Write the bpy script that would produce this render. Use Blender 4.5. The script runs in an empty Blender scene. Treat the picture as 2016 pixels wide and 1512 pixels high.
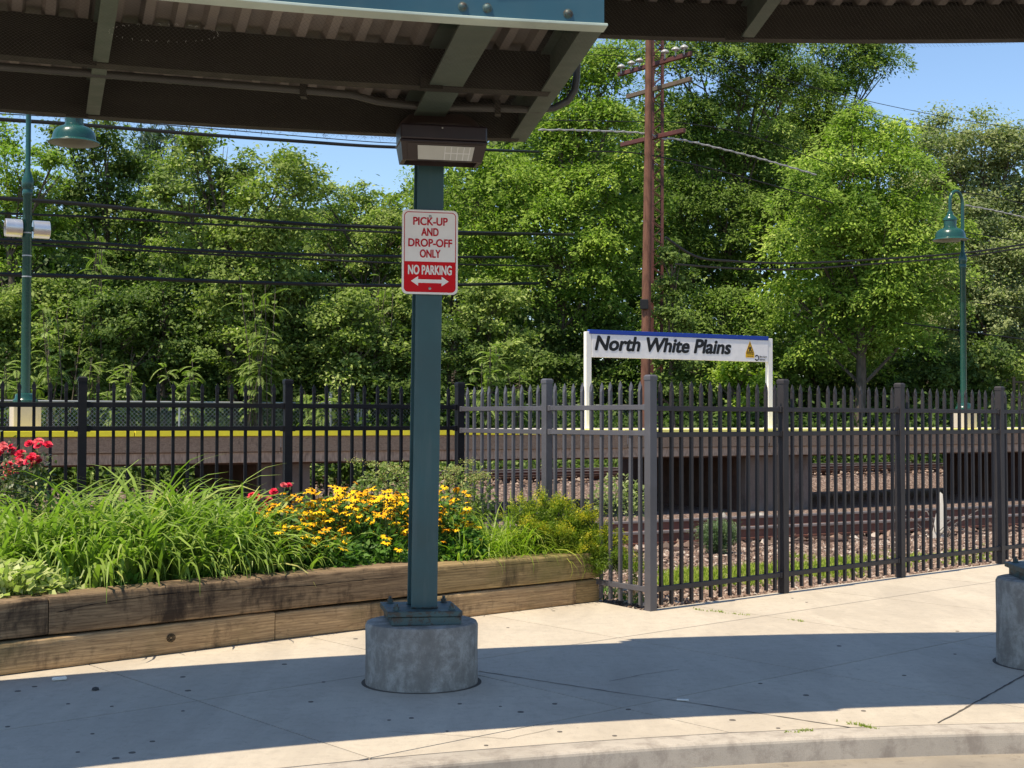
import bpy, bmesh, math, random
import numpy as np
from mathutils import Vector, Matrix, noise

random.seed(7)
S = bpy.context.scene
COL = S.collection
R = math.radians

# ------------------------------------------------------------------ camera, sky, sun, exposure
EYE = 1.43
FPX = 2650.0
cam_d = bpy.data.cameras.new('camera')
cam_d.sensor_width = 36.0
cam_d.lens = 36.0 * FPX / 2016.0
cam_d.clip_start = 0.05
cam_d.clip_end = 3000
cam = bpy.data.objects.new('camera', cam_d)
COL.objects.link(cam)
cam.matrix_world = Matrix.Translation((0, 0, EYE)) @ Matrix.Rotation(R(90 + 1.49), 4, 'X') @ Matrix.Rotation(R(0.10), 4, 'Z')
S.camera = cam
CAMR = cam.matrix_world.to_3x3()

SUN = Vector((-0.39, -0.32, 1.0)).normalized()      # towards the sun
w = bpy.data.worlds.new('World'); S.world = w; w.use_nodes = True
nt = w.node_tree; nt.nodes.clear()
sky = nt.nodes.new('ShaderNodeTexSky'); sky.sky_type = 'NISHITA'; sky.sun_disc = False
sky.sun_elevation = math.asin(SUN.z); sky.sun_rotation = math.atan2(SUN.x, SUN.y)
sky.altitude = 0; sky.air_density = 1.0; sky.dust_density = 0.15; sky.ozone_density = 3.5
bg = nt.nodes.new('ShaderNodeBackground'); bg.inputs['Strength'].default_value = 0.125
ow = nt.nodes.new('ShaderNodeOutputWorld')
nt.links.new(sky.outputs[0], bg.inputs[0]); nt.links.new(bg.outputs[0], ow.inputs[0])
sd = bpy.data.lights.new('sun', 'SUN'); sd.energy = 4.6; sd.angle = R(0.5); sd.color = (1.0, 0.89, 0.70)
so = bpy.data.objects.new('sun', sd); COL.objects.link(so)
so.rotation_euler = SUN.to_track_quat('Z', 'Y').to_euler(); so.location = (-20, -20, 50)
S.view_settings.view_transform = 'Standard'; S.view_settings.look = 'None'
S.view_settings.gamma = 1.0; S.view_settings.use_curve_mapping = False
S.view_settings.exposure = 0.60
S.render.engine = 'CYCLES'
S.cycles.max_bounces = 7; S.cycles.diffuse_bounces = 3; S.cycles.glossy_bounces = 3
S.cycles.transmission_bounces = 4; S.cycles.transparent_max_bounces = 8

# ------------------------------------------------------------------ helpers
def W(px, py, Y):
    """the point of the place that the photograph shows at (px, py), Y metres away"""
    d = CAMR @ Vector(((px - 1008.0) / FPX, (756.0 - py) / FPX, -1.0))
    return Vector((0, 0, EYE)) + d * (Y / d.y)

def WZ(px, py, z=0.0):
    d = CAMR @ Vector(((px - 1008.0) / FPX, (756.0 - py) / FPX, -1.0))
    return Vector((0, 0, EYE)) + d * ((z - EYE) / d.z)

def link(o, parent=None):
    COL.objects.link(o)
    if parent is not None: o.parent = parent
    return o

def tag(o, label=None, cat=None, group=None, kind=None):
    if label: o['label'] = label
    if cat: o['category'] = cat
    if group: o['group'] = group
    if kind: o['kind'] = kind
    return o

def empty(name, loc, label=None, cat=None, group=None, kind=None, rotz=0.0):
    o = bpy.data.objects.new(name, None); COL.objects.link(o)
    o.location = loc; o.rotation_euler = (0, 0, rotz); o.empty_display_size = 0.1
    return tag(o, label, cat, group, kind)

def copy_tree(o, parent=None):
    c = o.copy(); COL.objects.link(c); c.parent = parent
    for ch in list(o.children): copy_tree(ch, c)
    return c

class MB:
    """collects simple solids; build() links them as one mesh object"""
    def __init__(s): s.v = []; s.f = []; s.m = []; s.mi = 0
    def add(s, vs, fs):
        n = len(s.v); s.v += [tuple(p) for p in vs]
        for f in fs: s.f.append(tuple(i + n for i in f)); s.m.append(s.mi)
        return s
    def box(s, c, d, M=None):
        x, y, z = [k / 2 for k in d]
        vs = [Vector((sx * x, sy * y, sz * z)) for sz in (-1, 1) for sy in (-1, 1) for sx in (-1, 1)]
        if M is not None: vs = [M @ p for p in vs]
        vs = [p + Vector(c) for p in vs]
        return s.add(vs, [(0, 2, 3, 1), (4, 5, 7, 6), (0, 1, 5, 4), (2, 6, 7, 3), (0, 4, 6, 2), (1, 3, 7, 5)])
    def beam(s, a, b, wd, ht, up=(0, 0, 1)):
        a = Vector(a); b = Vector(b); d = b - a; L = d.length; d.normalize()
        sx = d.cross(Vector(up)); 
        if sx.length < 1e-4: sx = d.cross(Vector((1, 0, 0)))
        sx.normalize(); uz = sx.cross(d)
        M = Matrix((sx, d, uz)).transposed()
        return s.box((a + b) / 2, (wd, L, ht), M)
    def tube(s, pts, rad, n=8, cap=True):
        pts = [Vector(p) for p in pts]
        if not isinstance(rad, (list, tuple)): rad = [rad] * len(pts)
        vs = []; prev = None
        for i, p in enumerate(pts):
            t = (pts[min(i + 1, len(pts) - 1)] - pts[max(i - 1, 0)]).normalized()
            if prev is None:
                u = t.cross(Vector((0, 0, 1)))
                if u.length < 1e-3: u = t.cross(Vector((1, 0, 0)))
            else: u = prev - t * prev.dot(t)
            u.normalize(); prev = u; q = t.cross(u)
            for k in range(n):
                a = 2 * math.pi * k / n
                vs.append(p + (u * math.cos(a) + q * math.sin(a)) * rad[i])
        fs = [(i * n + k, i * n + (k + 1) % n, (i + 1) * n + (k + 1) % n, (i + 1) * n + k) for i in range(len(pts) - 1) for k in range(n)]
        if cap: fs += [tuple(range(n))[::-1], tuple(range((len(pts) - 1) * n, len(pts) * n))]
        return s.add(vs, fs)
    def lathe(s, prof, n=24, c=(0, 0, 0), cap=True):
        vs = [(c[0] + r * math.cos(2 * math.pi * k / n), c[1] + r * math.sin(2 * math.pi * k / n), c[2] + z) for r, z in prof for k in range(n)]
        fs = [(i * n + k, i * n + (k + 1) % n, (i + 1) * n + (k + 1) % n, (i + 1) * n + k) for i in range(len(prof) - 1) for k in range(n)]
        if cap: fs += [tuple(range(n))[::-1], tuple(range((len(prof) - 1) * n, len(prof) * n))]
        return s.add(vs, fs)
    def prism(s, poly, z0, z1):
        n = len(poly)
        vs = [(x, y, z0) for x, y in poly] + [(x, y, z1) for x, y in poly]
        fs = [tuple(range(n))[::-1], tuple(range(n, 2 * n))] + [(i, (i + 1) % n, n + (i + 1) % n, n + i) for i in range(n)]
        return s.add(vs, fs)
    def build(s, name, mat, parent=None, smooth=False, bevel=0.0, world=True, fix=False, seg=1):
        me = bpy.data.meshes.new(name)
        off = parent.location if (parent is not None and world) else Vector((0, 0, 0))
        if parent is not None and world and parent.parent is not None: off = off + parent.parent.location
        me.from_pydata([tuple(Vector(p) - off) for p in s.v], [], s.f)
        mats = mat if isinstance(mat, (list, tuple)) else [mat]
        for m in mats: me.materials.append(m)
        if len(mats) > 1: me.polygons.foreach_set('material_index', s.m)
        if fix:
            bm = bmesh.new(); bm.from_mesh(me); bmesh.ops.recalc_face_normals(bm, faces=bm.faces); bm.to_mesh(me); bm.free()
        if smooth: me.polygons.foreach_set('use_smooth', [True] * len(me.polygons))
        o = link(bpy.data.objects.new(name, me), parent)
        if bevel > 0:
            b = o.modifiers.new('edge', 'BEVEL'); b.width = bevel; b.segments = seg; b.limit_method = 'ANGLE'; b.angle_limit = R(35)
        if smooth and hasattr(me, 'set_sharp_from_angle'): me.set_sharp_from_angle(angle=R(40))
        return o

def np_mesh(name, P, mat, parent=None, tint=None, off=None, smooth=False):
    """P: (n faces, k corners, 3) in world space -> one mesh of n loose faces"""
    P = np.asarray(P, np.float32)
    if off is None and parent is not None: off = parent.location
    if off is not None: P = P - np.array(off, np.float32)
    n, k, _ = P.shape
    me = bpy.data.meshes.new(name)
    me.vertices.add(n * k); me.vertices.foreach_set('co', P.reshape(-1))
    me.loops.add(n * k); me.loops.foreach_set('vertex_index', np.arange(n * k, dtype=np.int32))
    me.polygons.add(n); me.polygons.foreach_set('loop_start', np.arange(0, n * k, k, dtype=np.int32))
    me.update(calc_edges=True)
    me.materials.append(mat)
    if tint is not None:
        a = me.attributes.new('tint', 'FLOAT', 'FACE'); a.data.foreach_set('value', np.asarray(tint, np.float32))
    return link(bpy.data.objects.new(name, me), parent)

# ------------------------------------------------------------------ materials
class NT:
    def __init__(s, name):
        s.m = bpy.data.materials.new(name); s.m.use_nodes = True; s.t = s.m.node_tree; s.t.nodes.clear()
        s.out = s.n('ShaderNodeOutputMaterial')
    def n(s, t, **k):
        x = s.t.nodes.new(t)
        for a, b in k.items(): setattr(x, a, b)
        return x
    def l(s, a, b): s.t.links.new(a, b)
    def coord(s, scale=(1, 1, 1), kind='Object', rot=(0, 0, 0)):
        c = s.n('ShaderNodeTexCoord'); m = s.n('ShaderNodeMapping'); m.inputs['Scale'].default_value = scale
        m.inputs['Rotation'].default_value = rot
        s.l(c.outputs[kind], m.inputs[0]); return m.outputs[0]
    def noise(s, co, scale, detail=4, rough=.55, dist=0):
        x = s.n('ShaderNodeTexNoise'); x.inputs['Scale'].default_value = scale; x.inputs['Detail'].default_value = detail
        x.inputs['Roughness'].default_value = rough; x.inputs['Distortion'].default_value = dist
        s.l(co, x.inputs['Vector']); return x.outputs['Fac']
    def ramp(s, f, stops):
        x = s.n('ShaderNodeValToRGB'); e = x.color_ramp.elements
        while len(e) < len(stops): e.new(.5)
        for q, (p, c) in zip(e, stops): q.position = p; q.color = (*c, 1) if len(c) == 3 else c
        s.l(f, x.inputs[0]); return x.outputs[0]
    def mix(s, f, a, b, mode='MIX'):
        x = s.n('ShaderNodeMix', data_type='RGBA', blend_type=mode)
        for v, i in ((f, 0), (a, 6), (b, 7)):
            if isinstance(v, (int, float)): x.inputs[i].default_value = v
            elif isinstance(v, tuple): x.inputs[i].default_value = (*v, 1)
            else: s.l(v, x.inputs[i])
        return x.outputs[2]
    def math(s, op, a, b=0.0):
        x = s.n('ShaderNodeMath', operation=op)
        for v, i in ((a, 0), (b, 1)):
            if isinstance(v, (int, float)): x.inputs[i].default_value = v
            else: s.l(v, x.inputs[i])
        return x.outputs[0]
    def bump(s, h, strength=.3, dist=.01):
        x = s.n('ShaderNodeBump'); x.inputs['Strength'].default_value = strength; x.inputs['Distance'].default_value = dist
        s.l(h, x.inputs['Height']); return x.outputs[0]
    def pbr(s, col, rough=.6, metal=0.0, nrm=None, spec=.5):
        b = s.n('ShaderNodeBsdfPrincipled')
        for v, k in ((col, 'Base Color'), (rough, 'Roughness'), (metal, 'Metallic'), (spec, 'Specular IOR Level')):
            if isinstance(v, tuple): b.inputs[k].default_value = (*v, 1)
            elif isinstance(v, (int, float)): b.inputs[k].default_value = v
            else: s.l(v, b.inputs[k])
        if nrm is not None: s.l(nrm, b.inputs['Normal'])
        s.l(b.outputs[0], s.out.inputs[0]); return b

def g(v): return (v, v, v)

def paint(name, c, rough=.45, var=.25, rust=0.0, scale=9, metal=0.0, rustcol=(.16, .07, .035), spec=.5):
    t = NT(name); co = t.coord()
    f = t.noise(co, scale, 6, .65); f2 = t.noise(co, scale * .2, 3)
    a = tuple(k * (1 - var) for k in c); b = tuple(min(1, k * (1 + var)) for k in c)
    col = t.ramp(f2, [(.3, a), (.7, b)])
    col = t.mix(t.ramp(f, [(.5, g(0)), (.75, g(.25))]), col, tuple(min(1, k * 1.3 + .02) for k in c))
    if rust > 0:
        f3 = t.noise(co, scale * 1.7, 8, .7)
        col = t.mix(t.ramp(f3, [(.72 - rust * .3, g(0)), (.78 - rust * .3, g(1))]), col, rustcol)
    t.pbr(col, t.ramp(f, [(.3, g(rough * .8)), (.7, g(min(1, rough * 1.25)))]), metal, t.bump(f, .08, .002), spec); return t.m

def column_paint(name, c):
    t = NT(name); co = t.coord(); cz = t.coord((9, 9, .8))
    f = t.noise(co, 3, 5, .6); s = t.noise(cz, 2.2, 6, .65); fine = t.noise(co, 34, 7, .75)
    col = t.ramp(f, [(.3, tuple(k * .82 for k in c)), (.7, tuple(k * 1.18 for k in c))])
    col = t.mix(t.ramp(s, [(.50, g(0)), (.68, g(.45))]), col, (.075, .12, .12))
    col = t.mix(t.ramp(t.noise(co, 1.7, 3), [(.46, g(0)), (.56, g(.35))]), col, tuple(k * .6 for k in c))
    col = t.mix(t.ramp(fine, [(.69, g(0)), (.72, g(.8))]), col, (.12, .11, .10))
    col = t.mix(t.ramp(t.noise(co, 21, 8, .8), [(.71, g(0)), (.74, g(1))]), col, (.13, .055, .03))
    t.pbr(col, t.ramp(f, [(.3, g(.32)), (.7, g(.55))]), 0, t.bump(fine, .1, .002)); return t.m

def concrete(name, c, var=.15, scale=1.0, stains=.0, staincol=(.1, .09, .085), bumps=.25, warm=None):
    t = NT(name); co = t.coord()
    big = t.noise(co, .9 * scale, 5, .6); mid = t.noise(co, 7 * scale, 6, .65); fine = t.noise(co, 160 * scale, 3, .7)
    a = tuple(k * (1 - var) for k in c); b = tuple(min(1, k * (1 + var)) for k in c)
    col = t.ramp(big, [(.3, a), (.7, b)])
    col = t.mix(t.ramp(mid, [(.35, g(.0)), (.75, g(.3))]), col, tuple(k * .72 for k in c))
    col = t.mix(t.ramp(fine, [(.32, g(.45)), (.5, g(0))]), col, tuple(k * .55 for k in c))
    if warm: col = t.mix(t.ramp(t.noise(co, 2.3 * scale, 4, .6, .4), [(.45, g(0)), (.7, g(.6))]), col, warm)
    if stains > 0:
        st = t.noise(co, 4.5 * scale, 10, .78, .25); st2 = t.noise(t.coord((1, 1, .35)), 6 * scale, 6, .6)
        sm = t.math('ADD', t.math('MULTIPLY', st, .6), t.math('MULTIPLY', st2, .4))
        col = t.mix(t.ramp(sm, [(.58 - stains * .2, g(0)), (.68 - stains * .2, g(.55)), (.8 - stains * .2, g(.75))]), col, staincol)
    hh = t.math('ADD', t.math('MULTIPLY', mid, .6), t.math('MULTIPLY', fine, .35))
    t.pbr(col, .88, 0, t.bump(hh, bumps, .004), .3); return t.m

def slab_mat():
    t = NT('sidewalk_concrete'); co = t.coord(kind='Object')
    info = t.n('ShaderNodeObjectInfo')
    c0 = t.ramp(info.outputs['Random'], [(0, (.50, .435, .35)), (.5, (.56, .485, .385)), (1, (.53, .455, .36))])
    big = t.noise(co, .8, 5, .6, .3); mid = t.noise(co, 9, 6, .7); fine = t.noise(co, 210, 3, .7)
    sweep = t.noise(t.coord((40, 3, 1), rot=(0, 0, .7)), 1.5, 4, .6)
    col = t.mix(t.ramp(big, [(.3, g(.0)), (.72, g(.5))]), c0, (.42, .365, .29))
    col = t.mix(t.ramp(mid, [(.4, g(0)), (.8, g(.35))]), col, (.38, .33, .27))
    col = t.mix(t.ramp(sweep, [(.4, g(0)), (.8, g(.25))]), col, (.60, .54, .43))
    col = t.mix(t.ramp(fine, [(.3, g(.5)), (.48, g(0))]), col, (.25, .22, .18))
    spot = t.noise(co, 3.1, 7, .75, .5)
    col = t.mix(t.ramp(spot, [(.62, g(0)), (.72, g(.4))]), col, (.24, .22, .19))
    wash = t.noise(t.coord((1.6, .5, 1), rot=(0, 0, .72)), 1.1, 6, .62, .8)
    col = t.mix(t.ramp(wash, [(.42, g(0)), (.62, g(.5))]), col, (.35, .30, .24))
    drip = t.noise(co, 14, 8, .78, .4)
    col = t.mix(t.ramp(drip, [(.50, g(0)), (.64, g(.35))]), col, (.30, .26, .21))
    specks = t.noise(co, 38, 2, .5)
    col = t.mix(t.ramp(specks, [(.70, g(0)), (.76, g(.45))]), col, (.18, .16, .13))
    t.pbr(col, .82, 0, t.bump(t.math('ADD', t.math('MULTIPLY', fine, .5), t.math('MULTIPLY', sweep, .25)), .22, .003), .35)
    return t.m

def wood(name, light, dark, stain=(.05, .035, .025), stainamt=.4, axis='X', scale=1.0, green=None):
    t = NT(name)
    sc = {'X': (1.2, 16, 16), 'Y': (16, 1.2, 16), 'Z': (16, 16, 1.2)}[axis]
    co = t.coord(tuple(k * scale for k in sc)); co2 = t.coord()
    info = t.n('ShaderNodeObjectInfo')
    gr = t.noise(co, 2.2, 7, .65, 1.1); fine = t.noise(co, 9, 4, .7, .2)
    ring = t.n('ShaderNodeTexWave', wave_type='BANDS', bands_direction='Z'); ring.inputs['Scale'].default_value = 1.1
    ring.inputs['Distortion'].default_value = 9; ring.inputs['Detail'].default_value = 3; ring.inputs['Detail Scale'].default_value = .6
    t.l(co, ring.inputs['Vector'])
    col = t.mix(t.ramp(gr, [(.3, g(0)), (.7, g(1))]), dark, light)
    col = t.mix(t.ramp(ring.outputs['Fac'], [(.0, g(.35)), (.4, g(0))]), col, tuple(k * .5 for k in dark))
    col = t.mix(t.ramp(fine, [(.28, g(.7)), (.45, g(0))]), col, tuple(k * .35 for k in dark))
    st = t.noise(co2, 2.1, 8, .68, .5); st2 = t.noise(t.coord((3, 3, .8)), 6, 6, .7)
    sm = t.math('ADD', t.math('MULTIPLY', st, .7), t.math('MULTIPLY', st2, .3))
    col = t.mix(t.ramp(sm, [(.60 - stainamt * .2, g(0)), (.72 - stainamt * .2, g(.85))]), col, stain)
    if green: col = t.mix(t.ramp(t.noise(co2, 1.3, 5, .6), [(.5, g(0)), (.7, g(.55))]), col, green)
    h = t.math('ADD', t.math('MULTIPLY', gr, .6), t.math('MULTIPLY', fine, .6))
    t.pbr(col, .85, 0, t.bump(h, .5, .006), .25); return t.m

def leafmat(name, c1, c2, c3=None, trans=.38, rough=.5, spec=.35):
    t = NT(name); at = t.n('ShaderNodeAttribute', attribute_name='tint')
    stops = [(0, c1), (.75, c2)] + ([(1.0, c3)] if c3 else [])
    col = t.ramp(at.outputs['Fac'], stops)
    geo = t.n('ShaderNodeNewGeometry'); big = t.noise(geo.outputs['Position'], .35, 3, .6)
    col = t.mix(t.ramp(big, [(.35, g(0)), (.7, g(.45))]), col, tuple(.5 * (a + b) * m for a, b, m in zip(c1, c2, (1.15, 1.05, .9))))
    d = t.n('ShaderNodeBsdfPrincipled'); t.l(col, d.inputs['Base Color']); d.inputs['Roughness'].default_value = rough
    d.inputs['Specular IOR Level'].default_value = spec
    tr = t.n('ShaderNodeBsdfTranslucent')
    tc = t.mix(1.0, col, (1.05, 1.4, .45), 'MULTIPLY'); t.l(tc, tr.inputs['Color'])
    mx = t.n('ShaderNodeMixShader'); mx.inputs[0].default_value = trans
    t.l(d.outputs[0], mx.inputs[1]); t.l(tr.outputs[0], mx.inputs[2]); t.l(mx.outputs[0], t.out.inputs[0])
    return t.m

def flat(name, c, rough=.5, metal=0.0, var=.04, spec=.3):
    t = NT(name); co = t.coord(); f = t.noise(co, 6, 4, .6)
    col = t.ramp(f, [(.3, tuple(k * (1 - var * 2) for k in c)), (.7, tuple(min(1, k * (1 + var)) for k in c))])
    t.pbr(col, rough, metal, None, spec); return t.m

M = {}
M['slab'] = slab_mat()
M['mortar'] = concrete('joint_dirt', (.10, .085, .07))
M['kerb'] = concrete('kerb_concrete', (.43, .38, .32), .18, 1.6, .50, (.20, .165, .14), .6)
M['road'] = concrete('road_surface', (.30, .26, .21), .2, 2.5, .2, (.12, .1, .09), .8)
M['pedestal'] = concrete('pedestal_concrete', (.39, .365, .325), .2, 2.2, .80, (.125, .108, .09), .5)
M['block'] = concrete('lamp_block_concrete', (.50, .44, .37), .12, 1.0, .1, (.3, .22, .16))
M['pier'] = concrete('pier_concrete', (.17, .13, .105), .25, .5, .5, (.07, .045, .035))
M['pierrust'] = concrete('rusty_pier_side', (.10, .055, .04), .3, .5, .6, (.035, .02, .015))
M['plat'] = concrete('platform_concrete', (.5, .46, .4))
M['teal'] = column_paint('teal_column_paint', (.028, .085, .092))
M['tealdark'] = paint('dark_column_paint', (.012, .03, .038), .5, .15)
M['tealplate'] = paint('teal_plate_paint', (.045, .085, .085), .5, .3, .75, 14, rustcol=(.055, .045, .035))
M['fascia'] = paint('teal_fascia_paint', (.022, .075, .105), .4, .2, .03, 6)
M['greenbeam'] = paint('green_beam_paint', (.06, .085, .065), .5, .2, .12)
M['girder'] = paint('dark_girder_paint', (.022, .020, .016), .6, .2, .1, spec=.25)
M['deck'] = paint('weathered_deck_metal', (.21, .18, .155), .7, .3, .3, 5, rustcol=(.11, .08, .06))
M['lipedge'] = paint('lit_lip_paint', (.42, .50, .44), .5, .2, .25)  # pale tone puts the lip's sunlit edge into its colour
M['wire'] = flat('net_wire', (.09, .08, .07), .6, .2)
M['conduit'] = paint('conduit_paint', (.05, .05, .045), .5, .2, .1)
M['lightbody'] = paint('bronze_fixture_paint', (.022, .014, .017), .35, .2)
M['lightrim'] = paint('brown_rim_paint', (.030, .020, .019), .4, .15)
M['lightshell'] = paint('brown_shell_paint', (.060, .040, .034), .5, .2)  # lighter brown than the front band
M['lens'] = flat('frosted_lens', (.55, .55, .50), .25)
M['lensbar'] = flat('pale_lens_rib', (.75, .75, .72), .3)
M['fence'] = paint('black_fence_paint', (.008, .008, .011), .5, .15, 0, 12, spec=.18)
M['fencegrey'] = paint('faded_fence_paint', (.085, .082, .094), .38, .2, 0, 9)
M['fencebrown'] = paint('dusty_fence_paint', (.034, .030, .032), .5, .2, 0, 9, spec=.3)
M['lampgreen'] = paint('lamp_green_paint', (.012, .064, .052), .25, .12)
M['lampin'] = flat('lamp_inner_white', (.16, .17, .15), .5)
M['can'] = flat('brushed_aluminium', (.6, .6, .6), .35, .8)
M['white'] = paint('white_sign_paint', (.84, .80, .72), .5, .05)
M['signwhite'] = flat('sign_face_white', (.86, .82, .77), .45)
M['red'] = flat('sign_red', (.62, .008, .014), .5, spec=.15)
M['darkred'] = flat('sign_letter_red', (.52, .010, .025), .5, spec=.1)
M['blue'] = flat('sign_blue', (.012, .05, .32), .4)
M['black'] = flat('sign_black', (.012, .012, .012), .5)
M['yellow'] = flat('warning_yellow', (.75, .42, .01), .5)
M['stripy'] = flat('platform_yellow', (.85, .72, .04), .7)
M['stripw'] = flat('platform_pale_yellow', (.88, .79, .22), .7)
M['timber'] = wood('planter_timber_dark', (.34, .235, .135), (.11, .07, .042), (.020, .013, .010), .50)
M['timber2'] = wood('planter_timber_tan', (.62, .42, .22), (.27, .175, .095), (.07, .045, .028), .32, green=(.13, .11, .04))
M['timber3'] = wood('planter_timber_mossy', (.44, .31, .15), (.19, .13, .06), (.05, .035, .02), .28, green=(.16, .155, .04))
M['platwood'] = wood('platform_board_wood', (.42, .29, .19), (.22, .145, .095), (.08, .05, .04), .1)
M['platwood2'] = wood('lower_board_wood', (.50, .36, .255), (.30, .205, .14), (.10, .06, .04), .15, axis='Z')
M['tie'] = wood('railway_tie_wood', (.10, .06, .045), (.05, .03, .025), (.03, .02, .02), .2)
M['rail'] = paint('rusty_rail_steel', (.15, .058, .036), .65, .3, .2)
M['railtop'] = paint('worn_rail_head', (.30, .25, .23), .35, .2, .1, metal=.5)
M['pole'] = wood('utility_pole_wood', (.21, .10, .065), (.11, .05, .034), (.04, .022, .018), .1, axis='Z', scale=.3)
M['lattice'] = paint('rust_red_steel', (.085, .024, .018), .6, .3, .1)
M['armwood'] = wood('crossarm_wood', (.17, .13, .10), (.09, .07, .05), (.04, .03, .03), .2)
M['porcelain'] = flat('white_porcelain', (.36, .36, .35), .35)
M['cable'] = flat('black_cable', (.012, .012, .012), .5)
M['cablegrey'] = flat('grey_cable', (.30, .30, .30), .5)
M['galv'] = flat('galvanised_steel', (.42, .42, .40), .45, .5)
M['bark'] = wood('tree_bark', (.17, .135, .105), (.08, .06, .045), (.02, .015, .012), .2, axis='Z', scale=.4)
M['soil'] = concrete('planter_soil', (.06, .042, .03), .3, 3, 0, bumps=.9)
M['stone'] = None
# ------------------------------------------------------------------ the ground
T_ = Vector((0.876, 0.482, 0)); N_ = Vector((-0.482, 0.876, 0))      # along the tracks, across them
def UD(u, d, z=0.0): return T_ * u + N_ * d + Vector((0, 0, z))
def zprof(d):
    pts = [(-400, -.35), (5.6, -.35), (7.6, -.05), (12, -.05), (12.6, -.10), (15.6, -.10), (17.5, -.55), (28.5, -.55), (29.6, -.16), (41, -.1), (46, .3), (75, 3.5), (140, 7), (500, 9)]
    for (a, za), (b, zb) in zip(pts, pts[1:]):
        if a <= d <= b: return za + (zb - za) * (d - a) / (b - a)
    return pts[-1][1]
gv, gf = [], []
ds = [-400, -100, 0, 5.6, 6.6, 7.6] + [8 + .5 * i for i in range(20)] + [18 + 1.0 * i for i in range(30)] + [50, 56, 64, 75, 90, 110, 140, 220, 500]
us = [-500, -200, -100] + [-60 + 2.0 * i for i in range(71)] + [100, 200, 500]
for d in ds:
    for u in us:
        p = UD(u, d); z = zprof(d)
        if d > 7 and abs(u) < 90: z += noise.noise(Vector((p.x * .6, p.y * .6, 0))) * (.03 if d < 42 else .3)
        gv.append((p.x, p.y, z))
nu = len(us)
for i in range(len(ds) - 1):
    for j in range(nu - 1): gf.append((i * nu + j, i * nu + j + 1, (i + 1) * nu + j + 1, (i + 1) * nu + j))
t = NT('trackside_ground'); co = t.coord()
vr = t.n('ShaderNodeTexVoronoi'); vr.inputs['Scale'].default_value = 17; t.l(co, vr.inputs['Vector'])
cc = t.ramp(vr.outputs['Color'], [(0, (.16, .10, .08)), (.4, (.30, .21, .17)), (.7, (.38, .28, .24)), (1, (.50, .42, .37))])
cc = t.mix(t.ramp(vr.outputs['Distance'], [(.25, g(0)), (.6, g(.8))]), cc, (.05, .035, .03))
cc = t.mix(t.ramp(t.noise(co, .5, 5, .6), [(.45, g(0)), (.7, g(.6))]), cc, (.13, .09, .07))
sep = t.n('ShaderNodeSeparateXYZ'); t.l(co, sep.inputs[0])
dd = t.math('ADD', t.math('MULTIPLY', sep.outputs[0], -.482), t.math('MULTIPLY', sep.outputs[1], .876))
mr = t.n('ShaderNodeMapRange'); mr.inputs[1].default_value = 40; mr.inputs[2].default_value = 43; t.l(dd, mr.inputs[0])
forest = t.ramp(t.noise(co, 1.5, 6, .7), [(.3, (.02, .025, .01)), (.7, (.05, .06, .02))])
cc = t.mix(mr.outputs[0], cc, forest)
t.pbr(cc, .9, 0, t.bump(vr.outputs['Distance'], .8, .03), .2); M['ground'] = t.m
mb = MB(); mb.add(gv, gf)
tag(mb.build('ground', M['ground'], fix=False, smooth=True), kind='structure')

KC = (3.3, -4.2); KR = 10.46        # centre and radius of the curved kerb
def arc(c, r, a): return (c[0] + r * math.sin(a), c[1] + r * math.cos(a))
mb = MB(); N = 120
mb.v = [(KC[0], KC[1], -.10)] + [(*arc(KC, KR + .05, 2 * math.pi * i / N), -.10) for i in range(N)]
mb.f = [(0, 1 + (i + 1) % N, 1 + i) for i in range(N)]; mb.m = [0] * N
tag(mb.build('road', M['road'], fix=True), kind='structure')

kerb = empty('kerb', (0, 0, 0), kind='structure')
def arcbox(mb, c, r0, r1, z0, z1, a0, a1, n):
    vs = []
    for i in range(n + 1):
        a = a0 + (a1 - a0) * i / n
        for r, z in ((r0, z0), (r1, z0), (r1, z1), (r0, z1)): vs.append((*arc(c, r, a), z))
    fs = []
    for i in range(n):
        for k in range(4): fs.append((i * 4 + k, i * 4 + (k + 1) % 4, (i + 1) * 4 + (k + 1) % 4, (i + 1) * 4 + k))
    fs += [(3, 2, 1, 0), (n * 4, n * 4 + 1, n * 4 + 2, n * 4 + 3)]
    return mb.add(vs, fs)
ka = [-1.3, -.93, -.60, -.03, .43, .75, 1.1, 1.4]
for a0, a1 in zip(ka, ka[1:]):
    mb = MB(); arcbox(mb, KC, KR, KR + .17, -.3, .004, a0 + .0003, a1 - .0003, 60)
    o = mb.build('kerb_stone', M['kerb'], kerb, fix=True, bevel=.02, seg=3)

# sidewalk slabs, cut to the kerb's curve and to the fence line
pave = empty('sidewalk', (0, 0, 0), kind='structure')
FP_R = [(1.04, 10.10), (2.24, 11.13), (3.53, 12.26), (4.86, 13.42), (6.2, 14.58), (7.5, 15.7)]
FP_M = [(-.4755, 12.23), (.29, 11.12), (1.04, 10.10)]
FP_L = [(-5.0, 10.15), (-3.43, 10.75), (-1.893, 11.37), (-.4755, 12.23)]
def clip(poly, px, py, nx, ny):       # keep the side where (p - P).n >= 0
    out = []
    for i in range(len(poly)):
        a, b = poly[i], poly[(i + 1) % len(poly)]
        da = (a[0] - px) * nx + (a[1] - py) * ny; db = (b[0] - px) * nx + (b[1] - py) * ny
        if da >= 0: out.append(a)
        if (da >= 0) != (db >= 0):
            q = da / (da - db); out.append((a[0] + (b[0] - a[0]) * q, a[1] + (b[1] - a[1]) * q))
    return out
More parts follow.
